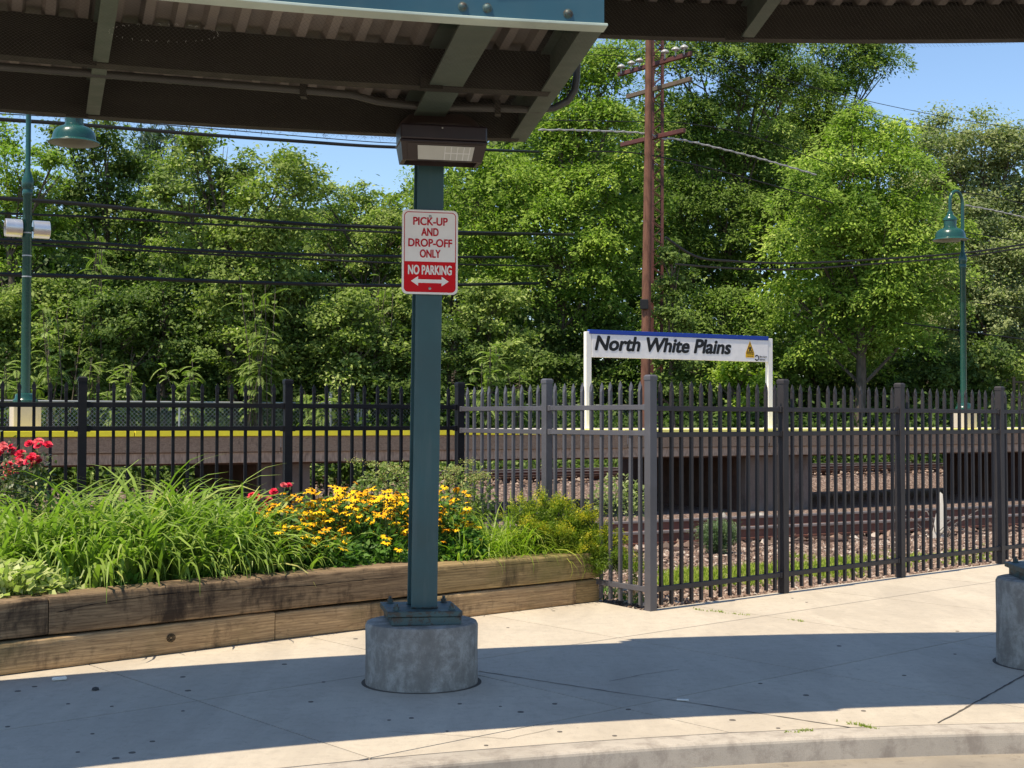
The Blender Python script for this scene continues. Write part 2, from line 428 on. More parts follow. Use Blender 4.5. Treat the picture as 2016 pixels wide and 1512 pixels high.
def clip_disk(poly, c, r):
    pts = []
    for i in range(len(poly)):
        a, b = poly[i], poly[(i + 1) % len(poly)]
        for k in range(60): pts.append((a[0] + (b[0] - a[0]) * k / 60, a[1] + (b[1] - a[1]) * k / 60))
    ins = [math.hypot(p[0] - c[0], p[1] - c[1]) < r for p in pts]
    if not any(ins): return poly
    if all(ins): return []
    k = next(i for i in range(len(pts)) if ins[i - 1] and not ins[i])
    pts = pts[k:] + pts[:k]; ins = ins[k:] + ins[:k]
    e = next(i for i in range(len(pts)) if ins[i])
    keep = pts[:e]
    if len(keep) < 3: return []
    a1 = math.atan2(keep[-1][0] - c[0], keep[-1][1] - c[1]); a0 = math.atan2(keep[0][0] - c[0], keep[0][1] - c[1])
    keep += [arc(c, r, a1 + (a0 - a1) * i / 16) for i in range(1, 16)]
    return keep
gu = Vector((.755, .656)); gw = Vector((.656, -.755)); g0 = Vector((-1.59, 6.86)); SP = 1.515
fd = Vector((FP_R[3][0] - FP_R[0][0], FP_R[3][1] - FP_R[0][1])).normalized(); fn = Vector((fd.y, -fd.x))
fl0 = Vector(FP_R[0]) - fn * .05
md = (Vector(FP_M[2]) - Vector(FP_M[0])).normalized(); mn = Vector((md.y, -md.x))
e0 = Vector((.66, 10.62)); e1 = Vector((1.02, 10.05)); ed = (e1 - e0).normalized(); en = Vector((ed.y, -ed.x))
J = .0045
for i in range(-4, 8):
    for j in range(-5, 4):
        c = g0 + gu * (i * SP) + gw * (j * SP)
        a, b = J, SP - J
        poly = [tuple(c + gu * x + gw * y) for x, y in ((a, a), (b, a), (b, b), (a, b))]
        dmin = min(math.hypot(p[0] - KC[0], p[1] - KC[1]) for p in poly); dmax = max(math.hypot(p[0] - KC[0], p[1] - KC[1]) for p in poly)
        if dmax < KR + .2: continue
        poly = clip_disk(poly, KC, KR + .178)
        if len(poly) < 3: continue
        A = clip(poly, fl0.x, fl0.y, fn.x, fn.y)
        B = clip(clip(poly, fl0.x, fl0.y, -fn.x, -fn.y), e0.x, e0.y, en.x, en.y)
        mb = MB(); ok = False
        for P_ in (A, B):
            if len(P_) >= 3:
                ar = abs(sum(P_[k][0] * P_[(k + 1) % len(P_)][1] - P_[(k + 1) % len(P_)][0] * P_[k][1] for k in range(len(P_)))) / 2
                if ar > .004: mb.prism(P_, -.12, 0.0); ok = True
        if not ok: continue
        xs = [v[0] for v in mb.v]; ys = [v[1] for v in mb.v]
        if max(xs) < -4.6 or min(xs) > 6.5 or min(ys) > 14: continue
        mb.build('slab', M['slab'], pave, fix=True)
mb = MB(); arcbox(mb, KC, KR + .16, KR + 9, -.14, -.012, -1.2, .9, 60)
# joint filling lies under the slabs, only on the street side of the fence
jv = [(-4.6, 4.0), (-1.2, 4.9)] 
P_ = clip(clip([(-7, 2.5), (7.5, 2.5), (7.5, 16.5), (-7, 16.5)], fl0.x, fl0.y, fn.x, fn.y), 0, 0, 0, 1)
P_ = clip_disk(P_, KC, KR + .172)
mb = MB(); mb.prism(P_, -.13, -.009); tag(mb.build('joint_filling', M['mortar'], pave, fix=True), kind='stuff')
# the wide expansion joint and the long crack, dark grooves a few mm proud of the joint bed
def ribbon(pts, wdt, z, jit=.003):
    vs, fs = [], []
    q = []
    for a, b in zip(pts, pts[1:]):
        a, b = Vector(a), Vector(b); n = max(2, int((b - a).length / .05))
        q += [a.lerp(b, k / n) for k in range(n)]
    q.append(Vector(pts[-1]))
    for i, p in enumerate(q):
        t_ = (q[min(i + 1, len(q) - 1)] - q[max(i - 1, 0)]).normalized(); n_ = Vector((-t_.y, t_.x))
        j = random.uniform(-jit, jit); w_ = wdt * random.uniform(.5, 1.3) / 2
        vs += [(p.x + n_.x * (j + w_), p.y + n_.y * (j + w_), z), (p.x + n_.x * (j - w_), p.y + n_.y * (j - w_), z)]
    for i in range(len(q) - 1): fs.append((2 * i, 2 * i + 1, 2 * i + 3, 2 * i + 2))
    return vs, fs
def G2(px, py): p = WZ(px, py, 0); return (p.x, p.y)
mb = MB()
for pts, wd in (([G2(1846, 1424), G2(1905, 1392), G2(2030, 1322)], .012), ([G2(1200, 1342), G2(1268, 1328), G2(1338, 1318)], .004),
                ([G2(943, 1322), G2(1200, 1362), G2(1340, 1381), G2(1540, 1412), G2(1725, 1441)], .008), ([G2(760, 1440), G2(1000, 1455), G2(1090, 1435)], .003)):
    mb.add(*ribbon(pts, wd, .0025))
tag(mb.build('cracks', M['mortar'], pave), kind='stuff')
mb = MB()
for px, py in ((15, 1431), (35, 1361), (68, 1352), (134, 1386), (220, 1391), (153, 1481), (228, 1493), (260, 1482), (360, 1400), (360, 1333), (370, 1360), (612, 1382), (637, 1343), (810, 1414), (766, 1418),
               (985, 1391), (1025, 1402), (1092, 1386), (1102, 1441), (1442, 1418), (1497, 1346), (1587, 1369), (1652, 1272), (1880, 1288), (1560, 1178), (1588, 1186), (957, 1468), (1237, 1397), (1532, 1434), (1210, 1449), (182, 1445), (700, 1258), (1000, 1236), (1090, 1203), (1885, 1243), (560, 1308), (905, 1386), (1110, 1470), (300, 1460), (1700, 1400), (1780, 1330), (880, 1440)):
    p = WZ(px, py, 0); r = random.uniform(.008, .017)
    mb.lathe([(r, 0.0), (r * .9, .0022)], 11, (p.x, p.y, .0003))
tag(mb.build('gum_spots', flat('old_gum', (.12, .105, .09), .8)), kind='stuff')
p = WZ(117, 1340, 0); mb = MB(); mb.box((p.x, p.y, .012), (.075, .022, .018), Matrix.Rotation(.5, 3, 'Z'))
tag(mb.build('litter_scrap', M['white'], bevel=.004), 'small white scrap of litter lying on the shaded concrete', 'litter')
p = WZ(1344, 1380, 0); mb = MB(); mb.box((p.x, p.y, .006), (.06, .02, .006), Matrix.Rotation(-.2, 3, 'Z'))
tag(mb.build('paper_scrap', M['white'], bevel=.002), 'tiny flat white paper lying in the long sidewalk crack', 'litter')
p = WZ(188, 1359, 0); mb = MB(); mb.lathe([(.005, 0), (.02, .004), (.016, .014), (.004, .018)], 9, (p.x, p.y, 0))
tag(mb.build('pebble', flat('dark_pebble', (.05, .05, .05), .8)), 'dark pebble lying on the shaded sidewalk slab', 'pebble')

# ------------------------------------------------------------------ timber planter
PL = [(-4.3, 6.12), (-2.85, 7.50), (-1.366, 8.87), (.69, 10.60)]
planter = empty('timber_planter', (-.34, 9.74, 0), 'raised bed walled with two courses of weathered timber beams', 'planter')
def line_pt(s):     # distance along the planter's front line, measured back from its end by the fence
    q = PL[::-1]; 
    for a, b in zip(q, q[1:]):
        a, b = Vector(a), Vector(b); L = (b - a).length
        if s <= L: return a.lerp(b, s / L)
        s -= L
    return Vector(q[-1]) + (Vector(q[-1]) - Vector(q[-2])).normalized() * s
def timber(p0, p1, z0, z1, wd, mat, label=None, seed=0):
    p0, p1 = Vector(p0), Vector(p1); L = (p1 - p0).length; d = (p1 - p0).normalized(); n = Vector((-d.y, d.x))
    if n.y < 0: n = -n
    nx, ny, nz = max(4, int(L / .05)), 5, 5
    bm = bmesh.new()
    ring = []
    prof = []
    r = .014
    for (cx, cz, a0) in ((wd - r, r, -90), (wd - r, z1 - z0 - r, 0), (r, z1 - z0 - r, 90), (r, r, 180)):
        for k in range(3):
            a = R(a0 + 45 * k); prof.append((cx + r * math.cos(a), cz + r * math.sin(a)))
    full = []
    for i in range(len(prof)):
        a, b = prof[i], prof[(i + 1) % len(prof)]; full.append(a)
        if math.hypot(a[0] - b[0], a[1] - b[1]) > .05:
            for k in (1, 2, 3): full.append((a[0] + (b[0] - a[0]) * k / 4, a[1] + (b[1] - a[1]) * k / 4))
    for i in range(nx + 1):
        x = L * i / nx; rr = []
        sh = 1.0 if 0 < i < nx else .985
        for (y, z) in full:
            h = noise.noise(Vector((x * 1.3 + seed, y * 9, z * 9))) * .005 + noise.noise(Vector((x * 9 + seed, y * 22, z * 30))) * .003
            yy = wd / 2 + (y - wd / 2) * sh; zz = (z1 - z0) / 2 + (z - (z1 - z0) / 2) * sh
            rr.append(bm.verts.new((x, yy + h * (1 if y > wd / 2 else -1), zz + h * (1 if z > .1 else -.3))))
        ring.append(rr)
    m = len(full)
    for i in range(nx):
        for k in range(m): bm.faces.new((ring[i][k], ring[i + 1][k], ring[i + 1][(k + 1) % m], ring[i][(k + 1) % m]))
    bm.faces.new(ring[0]); bm.faces.new(ring[-1][::-1])
    bmesh.ops.recalc_face_normals(bm, faces=bm.faces)
    me = bpy.data.meshes.new('timber'); bm.to_mesh(me); bm.free(); me.materials.append(mat)
    me.polygons.foreach_set('use_smooth', [True] * len(me.polygons)); me.set_sharp_from_angle(angle=R(60))
    o = link(bpy.data.objects.new('timber', me), planter)
    # local +x runs along the timber, +y into the bed
    ang = math.atan2(d.y, d.x)
    flip = Vector((-math.sin(ang), math.cos(ang))).dot(n) < 0
    if flip:
        o.location = Vector((p1.x, p1.y, z0)) - planter.location; o.rotation_euler = (0, 0, ang + math.pi)
    else:
        o.location = Vector((p0.x, p0.y, z0)) - planter.location; o.rotation_euler = (0, 0, ang)
    if label: o['label'] = label
    return o
WD = .25
def G3(px, py, z): p = WZ(px, py, z); return Vector((p.x, p.y))
gap = .006
# lower course: joints at x=543 (photo) and near the end; upper course: joint at x=100
def on_line(px):   # point of the planter's front line seen in column px
    best = None
    for k in range(0, 2400):
        s = k * .004; p = line_pt(s); x = 1008 + p.x / p.y * FPX
        if best is None or abs(x - px) < best[0]: best = (abs(x - px), s)
    return best[1]
s_end = on_line(1135); s543 = on_line(545); s100 = on_line(101); s800 = on_line(800); s690 = on_line(600)
def seg(sa, sb, z0, z1, mat, label=None, seed=0, wd=WD, inset=0.0):
    a, b = line_pt(sa), line_pt(sb); d = (b - a).normalized(); n = Vector((-d.y, d.x)); n = n if n.y > 0 else -n
    return timber(a + d * gap / 2 + n * inset, b - d * gap / 2 + n * inset, z0, z1, wd, mat, label, seed)
sL = on_line(-500)
knee = on_line(601)
s835 = on_line(838)
seg(0.0, s_end, 0, .175, M['timber3'], 'short stub end beam of the lower course', 3, WD - .03, .005)
seg(s_end, s543, 0, .176, M['timber2'], None, 11)
seg(s543, sL, 0, .182, M['timber2'], 'tan lower beam with a round knot', 17)
seg(0.0, s835, .187, .385, M['timber3'], 'mossy upper beam by the fence', 23)
seg(s835, s100, .194, .412, M['timber'], 'dark weathered upper beam with a long split', 31)
seg(s100, sL, .196, .408, M['timber'], None, 41)
# the long split and the knot, dark slivers just proud of the faces
def face_pt(px, py, out=.004):
    # the point of the front faces seen at (px, py)
    d = (W(px, py, 10) - Vector((0, 0, EYE))); best = None
    for (a_, b_) in ((s835, s100), (s543, sL), (s100, sL), (0.0, s835)):
        A, B = line_pt(a_), line_pt(b_); t_ = (B - A).normalized(); n_ = Vector((t_.y, -t_.x)); n_ = n_ if n_.y < 0 else -n_
        k = (A + n_ * out).dot(n_) / (d.x * n_.x + d.y * n_.y); p = Vector((0, 0, EYE)) + d * k; s_ = (Vector((p.x, p.y)) - A).dot(t_)
        yield p, 0 <= s_ <= (B - A).length
def sliver(pts, wd, which, name):
    P_ = [list(face_pt(x, y))[which][0] for x, y in pts]; mb = MB()
    q = []
    for i in range(len(P_) - 1):
        for k in range(8): q.append(P_[i].lerp(P_[i + 1], k / 8) + Vector((0, 0, random.uniform(-.002, .002))))
    q.append(P_[-1]); vs = []
    for i, p in enumerate(q):
        w_ = wd * random.uniform(.4, 1.2) * (1 if 0 < i < len(q) - 1 else .1); vs += [p + Vector((0, 0, w_ / 2)), p - Vector((0, 0, w_ / 2))]
    mb.add(vs, [(2 * i, 2 * i + 1, 2 * i + 3, 2 * i + 2) for i in range(len(q) - 1)]); return mb.build(name, M['crackdark'], planter)
M['crackdark'] = flat('dark_wood_crack', (.012, .008, .006), .9)
sliver([(110, 1206), (180, 1190), (300, 1172), (400, 1164), (520, 1158), (620, 1152), (700, 1143), (790, 1136)], .005, 0, 'split')
sliver([(880, 1122), (960, 1116), (1040, 1108), (1120, 1104), (1160, 1100)], .0035, 3, 'split')
mb = MB(); kp = list(face_pt(337, 1256, .005))[1][0]
for k in range(3): mb.tube([kp + Vector((.021 * math.cos(t) * (1 - k * .3), .017 * math.cos(t) * (1 - k * .3), .024 * math.sin(t) * (1 - k * .3))) for t in [x * .5236 for x in range(13)]], .0022, 4)
mb.build('knot', M['crackdark'], planter)
soil = [tuple(line_pt(.03)), tuple(line_pt(knee)), tuple(line_pt(sL))]
soilpoly = [(.62, 10.66), (.62, 10.7), (-.50, 12.2), (-1.9, 11.5), (-3.45, 10.9), (-6.0, 10.0), (-4.55, 6.35), (-2.98, 7.64), (-1.5, 9.0), (.45, 10.62)]
sv = []; 
mb = MB(); mb.prism(soilpoly, -.05, .29)
bm = bmesh.new(); 
tag(mb.build('planter_soil', M['soil'], planter, fix=True), kind='stuff'); bm.free()

# ------------------------------------------------------------------ canopies
CC = (2.09, -5.23)
TILT = .037
def tilt(mb):
    mb.v = [(v[0], v[1], v[2] - (math.hypot(v[0] - CC[0], v[1] - CC[1]) - 11.03) * TILT) for v in mb.v]; return mb
def channel(mb, r, z0, z1, side, a0, a1, fl=.07, th=.008, n=48):
    """curved steel channel: web at radius r, flanges towards side (+1 outwards)"""
    r0, r1 = (r, r + th) if side > 0 else (r - th, r)
    arcbox(mb, CC, r0, r1, z0, z1, a0, a1, n)
    f0, f1 = (r + th * 1.01, r + fl) if side > 0 else (r - fl, r - th * 1.01)
    arcbox(mb, CC, f0, f1, z0 + .0005, z0 + .011, a0, a1, n); arcbox(mb, CC, f0, f1, z1 - .011, z1 - .0005, a0, a1, n)
def radial(mb, a, r0, r1, z0, z1, wd=.075, th=.008, flat_w=None):
    """straight joist from r0 to r1 at angle a: bottom flange, web, top flange"""
    p0 = Vector((*arc(CC, r0, a), 0)); p1 = Vector((*arc(CC, r1, a), 0))
    for zc, h, w_ in ((z0 + .006, .012, wd), ((z0 + z1) / 2, z1 - z0 - .026, th), (z1 - .006, .012, wd)):
        mb.beam(p0 + Vector((0, 0, zc)), p1 + Vector((0, 0, zc)), w_, h)
def deck(mb, r0, r1, z, a0, a1, pitch=.0118, dep=.042):
    a = a0; prof = [(0, 0), (.30, 0), (.42, 1), (.88, 1), (1.0, 0)]
    vs, fs = [], []
    while a < a1:
        for q, h in prof[:-1]:
            if a + q * pitch > a1: break
            vs += [(*arc(CC, r0, a + q * pitch), z + h * dep), (*arc(CC, r1, a + q * pitch), z + h * dep)]
        a += pitch
    for i in range(len(vs) // 2 - 1): fs.append((2 * i, 2 * i + 1, 2 * i + 3, 2 * i + 2))
    mb.add(vs, fs)
def netting(r0, r1, z, a0, a1, parent):
    dx = .021; rows = int((r1 - r0) / dx); cols = int((a1 - a0) * 12 / dx)
    segs = []
    rng = np.random.default_rng(3)
    I, Jx = np.meshgrid(np.arange(cols), np.arange(rows))
    I = I.ravel(); Jx = Jx.ravel()
    def pt(i, j, s):
        aa = a0 + (i + s) * dx / 12; rr = r0 + j * dx
        sag = .012 * np.sin(aa * 55) * np.sin(rr * 9) - .006
        return np.stack([CC[0] + rr * np.sin(aa), CC[1] + rr * np.cos(aa), z + sag - (rr - 11.03) * TILT], -1)
    off = .5 * (Jx % 2)
    A = pt(I, Jx, off); B = pt(I + .5, Jx + 1, off); C = pt(I + 1, Jx, off)
    quads = []
    for P0, P1 in ((A, B), (B, C)):
        d = P1 - P0; n = np.stack([-d[:, 1], d[:, 0], 0 * d[:, 0]], -1); n /= np.linalg.norm(n, axis=1, keepdims=True) + 1e-9
        n *= .00045
        quads.append(np.stack([P0 - n, P0 + n, P1 + n, P1 - n], 1))
    tag(np_mesh('wire_netting', np.concatenate(quads), M['wire'], parent), kind='stuff')
def bolt(mb, p, nrm, r=.017):
    n = Vector(nrm).normalized(); q = n.to_track_quat('Z', 'Y').to_matrix()
    prof = [(r * 1.25, 0), (r * 1.25, .003), (r, .004), (r * .92, .009), (r * .6, .014), (.001, .016)]
    b = MB(); b.lathe(prof, 12)
    mb.add([q @ Vector(v) + Vector(p) for v in b.v], b.f)

def canopy(z0, ra, rb, rm, a0, a1, joists, label, net=True, colA=None):
    root = empty('canopy', (*arc(CC, (ra + rb) / 2, (a0 + a1) / 2), z0), label, 'canopy', 'curved steel canopies over the sidewalk')
    zt = z0 + .20
    mb = MB(); channel(mb, ra + .012, z0 + .012, z0 + .30, -1, a0, a1, .004, .008); tilt(mb).build('fascia', M['fascia'], root, fix=True)
    mb = MB(); arcbox(mb, CC, ra - .012, ra + .075, z0 - .002, z0 + .010, a0 - .0005, a1 + .0012, 60); tilt(mb).build('fascia_lip', M['lipedge'], root, fix=True, bevel=.002)
    if rm:
        mb = MB(); channel(mb, rm, z0 + .002, zt, 1, a0 + .001, a1 - .0034, .09); tilt(mb).build('middle_girder', M['girder'], root, fix=True)
    mb = MB(); channel(mb, rb - .075, z0 + .001, zt, 1, a0 + .001, a1 - .0034, .075); tilt(mb).build('rear_girder', M['girder'], root, fix=True)
    mb = MB(); radial(mb, a1 - .0035, ra + .08, rb, z0 + .003, zt, .095); tilt(mb).build('end_channel', M['greenbeam'], root, fix=True)
    for a, wd in joists:
        stops = [ra + .08, (rm or (rb - .075)) - .012] + ([rm + .1, rb - .085] if rm else [])
        for q in range(0, len(stops), 2):
            mb = MB(); radial(mb, a, stops[q], stops[q + 1], z0 + .004, zt - .002, wd); tilt(mb).build('cross_beam', M['greenbeam'], root, fix=True)
            if q + 1 < len(stops) - 1 or not rm or True:
                pm = Vector((*arc(CC, stops[q + 1] - .002, a - .006), z0 + .02))
                mb = MB(); mb.box(pm, (.11, .012, .07), Matrix.Rotation(-a, 3, 'Z')); tilt(mb).build('angle_cleat', M['girder'], root)
    mb = MB(); deck(mb, ra + .06, rb, zt + .004, a0, a1 - .004); tilt(mb).build('corrugated_deck', M['deck'], root)
    mb = MB(); arcbox(mb, CC, rb + .002, rb + .010, zt - .004, zt + .049, a0, a1, 60); tilt(mb).build('rear_closure', M['girder'], root, fix=True)
    mb = MB(); arcbox(mb, CC, ra + .02, rb + .01, zt + .050, zt + .065, a0, a1, 60); tilt(mb).build('roof_sheet', M['girder'], root, fix=True)
    if net: netting(ra + .07, rb - .003, z0 - .010, a0, a1 - .002, root)
    return root
A_END = -8.87 * math.pi / 180
A_COL = math.atan2(-.489 - CC[0], 7.36 - CC[1])
lo = canopy(3.096, 11.03, 13.09, 12.05, R(-36), A_END, ((A_COL, .165), (R(-19.3), .068), (R(-27), .068)), 'low dark steel canopy with teal fascia held by the teal column')
mb = MB()
for px, py in ((908, 13), (958, 16), (1123, 27)):
    p = W(px, py, 5.6); a = math.atan2(p.x - CC[0], p.y - CC[1]); q = arc(CC, 11.034, a)
    zz = EYE + (p.z - EYE) * q[1] / 5.6
    b = MB(); bolt(b, (q[0], q[1], zz), (-math.sin(a), -math.cos(a), 0)); b.build('bolt', M['tealplate'], lo, smooth=True)
# rough cut wire ends of the net along the rear edge
rng = np.random.default_rng(5); q = []
for k in range(420):
    a = rng.uniform(R(-30), A_END); r = 13.09 + rng.normal(0, .008); L = rng.uniform(.008, .045)
    p = np.array([*arc(CC, r, a), 3.018]); d = rng.normal(0, 1, 3); d[2] = -abs(d[2]) * .8; d /= np.linalg.norm(d)
    n = np.array([1, 0, 0]) * .0009
    q.append([p - n, p + n, p + d * L + n * .5, p + d * L - n * .5])
tag(np_mesh('wire_ends', np.array(q), M['wire'], lo), kind='stuff')
# the sewn-up hole in the net: a ring of small pale wire loops
mb = MB(); ctr = W(322, 65, 6.3)
for k in range(34):
    a = 2 * math.pi * k / 34 + random.uniform(-.05, .05); px, py = 322 + 108 * math.cos(a), 66 + 17 * math.sin(a) + 6 * math.cos(a) * .5
    d_ = (W(px, py, 10) - Vector((0, 0, EYE))); kk = (3.07 - EYE) / d_.z; p = Vector((0, 0, EYE)) + d_ * kk
    rr_ = random.uniform(.003, .008); th = random.uniform(0, 3)
    mb.tube([p + Vector((rr_ * math.cos(t) * math.cos(th), rr_ * math.cos(t) * math.sin(th), rr_ * math.sin(t))) for t in (0, .9, 1.8, 2.7)], .0008, 4)
tag(mb.build('net_stitches', M['galv'], lo), kind='stuff')
hi = canopy(3.715, 10.92, 13.09, 12.05, R(-12.5), R(21), ((R(-3.2), .075), (R(5.0), .165), (R(13), .075)), 'higher dark steel canopy running off behind the low one')

# ------------------------------------------------------------------ teal column on its pedestal
def column(cx, cy, a, ztop, ph, label, plabel, full=True):
    ped = empty('pedestal', (cx, cy, 0), plabel, 'pedestal', 'concrete pedestals under the canopy columns')
    mb = MB(); prof = [(.305, -.1), (.306, .02), (.304, ph * .5), (.306, ph - .02), (.298, ph - .004), (.285, ph)]
    mb.lathe(prof, 72, (cx, cy, 0)); o = mb.build('drum', M['pedestal'], ped, smooth=True)
    mb = MB(); mb.lathe([(.326, .0), (.326, .0018), (.30, .0018)], 64, (cx, cy, 0), cap=False); mb.build('joint_ring', M['mortar'], ped)
    col = empty('column', (cx, cy, ph), label, 'column', 'teal steel canopy columns', rotz=-a)
    mb = MB(); mb.box((0, 0, .0225), (.375, .375, .045)); mb.build('grout_plate', M['tealplate'], col, world=False, bevel=.004)
    mb = MB(); mb.box((-.008, .005, .061), (.40, .40, .03)); mb.build('base_plate', M['tealplate'], col, world=False, bevel=.003)
    fw, dp = .142, .156; h0 = .077; h1 = ztop - ph
    mb = MB()
    for y in (-dp / 2, dp / 2): mb.box((0, y, (h0 + h1) / 2), (fw, .011, h1 - h0))
    mb.box((0, 0, (h0 + h1) / 2), (.009, dp - .012, h1 - h0))
    mb.build('shaft', M['teal'], col, world=False, bevel=.0025)
    mb = MB(); mb.box((0, -.084, h0 + .004), (.15, .012, .008)); mb.box((0, .084, h0 + .004), (.15, .012, .008)); mb.build('weld_bead', M['tealplate'], col, world=False, bevel=.003)
    mb = MB(); mb.box((0, 0, h1 + .007), (.17, .19, .014)); mb.build('cap_plate', M['girder'], col, world=False)
    for sx in (-1, 1):
        for sy in (-1, 1):
            mb = MB(); b = (sx * .150 - .008, sy * .150)
            mb.lathe([(.022, .076), (.022, .080)], 14, (*b, 0)); mb.lathe([(.016, .080), (.016, .097)], 6, (*b, 0)); mb.lathe([(.009, .097), (.009, .112)], 8, (*b, 0))
            mb.build('anchor_bolt', M['tealplate'], col, world=False)
    return col
col1 = column(-.489, 7.36, A_COL, 3.028, .333, 'teal steel column with the parking sign, on round concrete', 'round stained concrete pedestal under the teal column with the parking sign')
a2 = math.atan2(3.165 - CC[0], 7.93 - CC[1])
col2 = column(3.165, 7.93, a2, 3.645, .50, 'teal column of which only the base plate corner shows', 'tall concrete pedestal cut off by the picture edge')
# the column's small lean, as in the photograph
col1.rotation_euler = (0, R(.72), -A_COL)

# ------------------------------------------------------------------ the parking sign
def text_mesh(name, body, size, mat, parent, loc, bold=0.0, shear=0.0, xs=1.0, align='CENTER', width=None, spacing=1.0, thick=.0006, fat=0.0):
    c = bpy.data.curves.new('txt', 'FONT'); c.body = body; c.size = size; c.shear = shear; c.offset = bold; c.align_x = align
    c.extrude = thick; c.space_character = spacing
    o = bpy.data.objects.new('txt', c); COL.objects.link(o)
    bpy.context.view_layer.update()
    dg = bpy.context.evaluated_depsgraph_get(); me = bpy.data.meshes.new_from_object(o.evaluated_get(dg))
    bpy.data.objects.remove(o)
    xsv = [v.co.x for v in me.vertices]; wd = max(xsv) - min(xsv); k = width / wd if width else xs
    for v in me.vertices: v.co = Vector((v.co.x * k, -v.co.z, v.co.y))       # stand it up, facing -y
    if fat > 0:
        bm = bmesh.new()
        for q, (fx, fz) in enumerate(((0, 0), (-1, .6), (1, .6), (-1, -.6), (1, -.6), (0, 1), (0, -1))):
            m2 = me.copy(); 
            for v in m2.vertices: v.co = v.co + Vector((fx * fat, -q * .00007, fz * fat))
            bm.from_mesh(m2); bpy.data.meshes.remove(m2)
        bm.to_mesh(me); bm.free()
    me.name = name; me.materials.clear(); me.materials.append(mat)
    r = link(bpy.data.objects.new(name, me), parent); r.location = loc
    return r
def rrect(w_, h_, r, n=6):
    out = []
    for cx, cz, a0 in ((w_ / 2 - r, -h_ / 2 + r, -90), (w_ / 2 - r, h_ / 2 - r, 0), (-w_ / 2 + r, h_ / 2 - r, 90), (-w_ / 2 + r, -h_ / 2 + r, 180)):
        for k in range(n + 1): a = R(a0 + 90 * k / n); out.append((cx + r * math.cos(a), cz + r * math.sin(a)))
    return out
def plate(mb, poly, y0, y1):
    n = len(poly); vs = [(x, y0, z) for x, z in poly] + [(x, y1, z) for x, z in poly]
    mb.add(vs, [tuple(range(n)), tuple(range(n, 2 * n))[::-1]] + [(i, n + i, n + (i + 1) % n, (i + 1) % n) for i in range(n)])
def frame(mb, o, i, y0, y1):
    n = len(o); vs = [(x, y, z) for y in (y0, y1) for P_ in (o, i) for x, z in P_]
    fs = []
    for k in range(n):
        q = (k + 1) % n
        fs += [(k, q, n + q, n + k), (2 * n + k, 3 * n + k, 3 * n + q, 2 * n + q), (k, 2 * n + k, 2 * n + q, q), (n + k, n + q, 3 * n + q, 3 * n + k)]
    mb.add(vs, fs)
sa = A_COL
sc_ = W(846.5, 496.5, 7.36 - .095)
sign = empty('parking_sign', sc_, 'red and white PICK-UP AND DROP-OFF ONLY sign on the column', 'sign', rotz=-sa)
sign.rotation_euler = (0, R(.2), -sa)
mb = MB(); plate(mb, rrect(.305, .457, .028), -.0012, .0012); mb.build('sign_plate', M['signwhite'], sign, world=False, fix=True)
mb = MB(); frame(mb, rrect(.283, .435, .024), rrect(.275, .427, .020), -.0020, -.0013); mb.build('border_line', M['darkred'], sign, world=False, fix=True)
poly = [(x, z) for x, z in rrect(.277, .429, .021) if z < -.05]; poly = [(.1385, -.052)] + [(x, z) for x, z in [p for p in rrect(.277, .429, .021)] if z < -.1]
pl = [(x, z) for x, z in rrect(.277, .429, .021) if z < -.1]
r_ = [p for p in pl if p[0] > 0]; l_ = [p for p in pl if p[0] < 0]
r_.sort(key=lambda p: p[1]); l_.sort(key=lambda p: -p[1])
poly = l_ + r_ + [(.1385, -.052), (-.1385, -.052)]
mb = MB(); plate(mb, poly, -.0021, -.0014); mb.build('red_panel', M['red'], sign, world=False, fix=True)
for txt, z, wd, sz in (('PICK-UP', .1465, .186, .060), ('AND', .0885, .092, .060), ('DROP-OFF', .0295, .237, .060), ('ONLY', -.0290, .110, .060)):
    text_mesh('lettering', txt, sz, M['darkred'], sign, (0, -.0022, z), 0, width=wd, fat=.0013)
text_mesh('lettering', 'NO PARKING', .070, M['signwhite'], sign, (0, -.0032, -.121), 0, width=.236, fat=.0016)
ar = [(-.103, 0), (-.064, .026), (-.064, .0095), (.064, .0095), (.064, .026), (.103, 0), (.064, -.026), (.064, -.0095), (-.064, -.0095), (-.064, -.026)]
mb = MB(); plate(mb, [(x, z - .158) for x, z in ar], -.0036, -.0025); mb.build('double_arrow', M['signwhite'], sign, world=False, fix=True)
for z in (.194, -.197):
    mb = MB(); b = MB(); b.lathe([(.008, 0), (.008, .002), (.004, .005), (.001, .0055)], 10); mb.add([(v[0], -v[2] - .002, v[1] + z) for v in b.v], b.f); mb.build('bolt_head', M['galv'], sign, world=False, fix=True)

# ------------------------------------------------------------------ wall light on the column top
lt = empty('canopy_light', (W(867, 264, 7.16)), 'dark brown wall light with frosted lens, under the canopy', 'light', rotz=-A_COL)
L2 = .215
mb = MB()      # housing: rounded back shell and square front band
top = [(-.225, .0), (-.222, .035), (-.205, .075), (-.17, .108), (-.12, .125), (.12, .125), (.17, .108), (.205, .075), (.222, .035), (.225, .0)]
n = len(top); vs = [(x, .13, z) for x, z in top] + [(x * .98, .0, z * .9) for x, z in top] + [(x, -.07, z * .35 + .0) for x, z in top]
fs = [(i, i + 1, n + i + 1, n + i) for i in range(n - 1)] + [(n + i, n + i + 1, 2 * n + i + 1, 2 * n + i) for i in range(n - 1)] + [tuple(range(n)), tuple(range(2 * n, 3 * n))[::-1], (0, n, 2 * n, 3 * n - 1, 2 * n - 1, n - 1)]
mb.add(vs, fs); mb.build('back_shell', M['lightshell'], lt, world=False, fix=True, bevel=.006, seg=2)
mb = MB(); mb.box((0, -.035, -.020), (.460, .21, .085)); mb.build('front_band', M['lightbody'], lt, world=False, bevel=.012, seg=3)
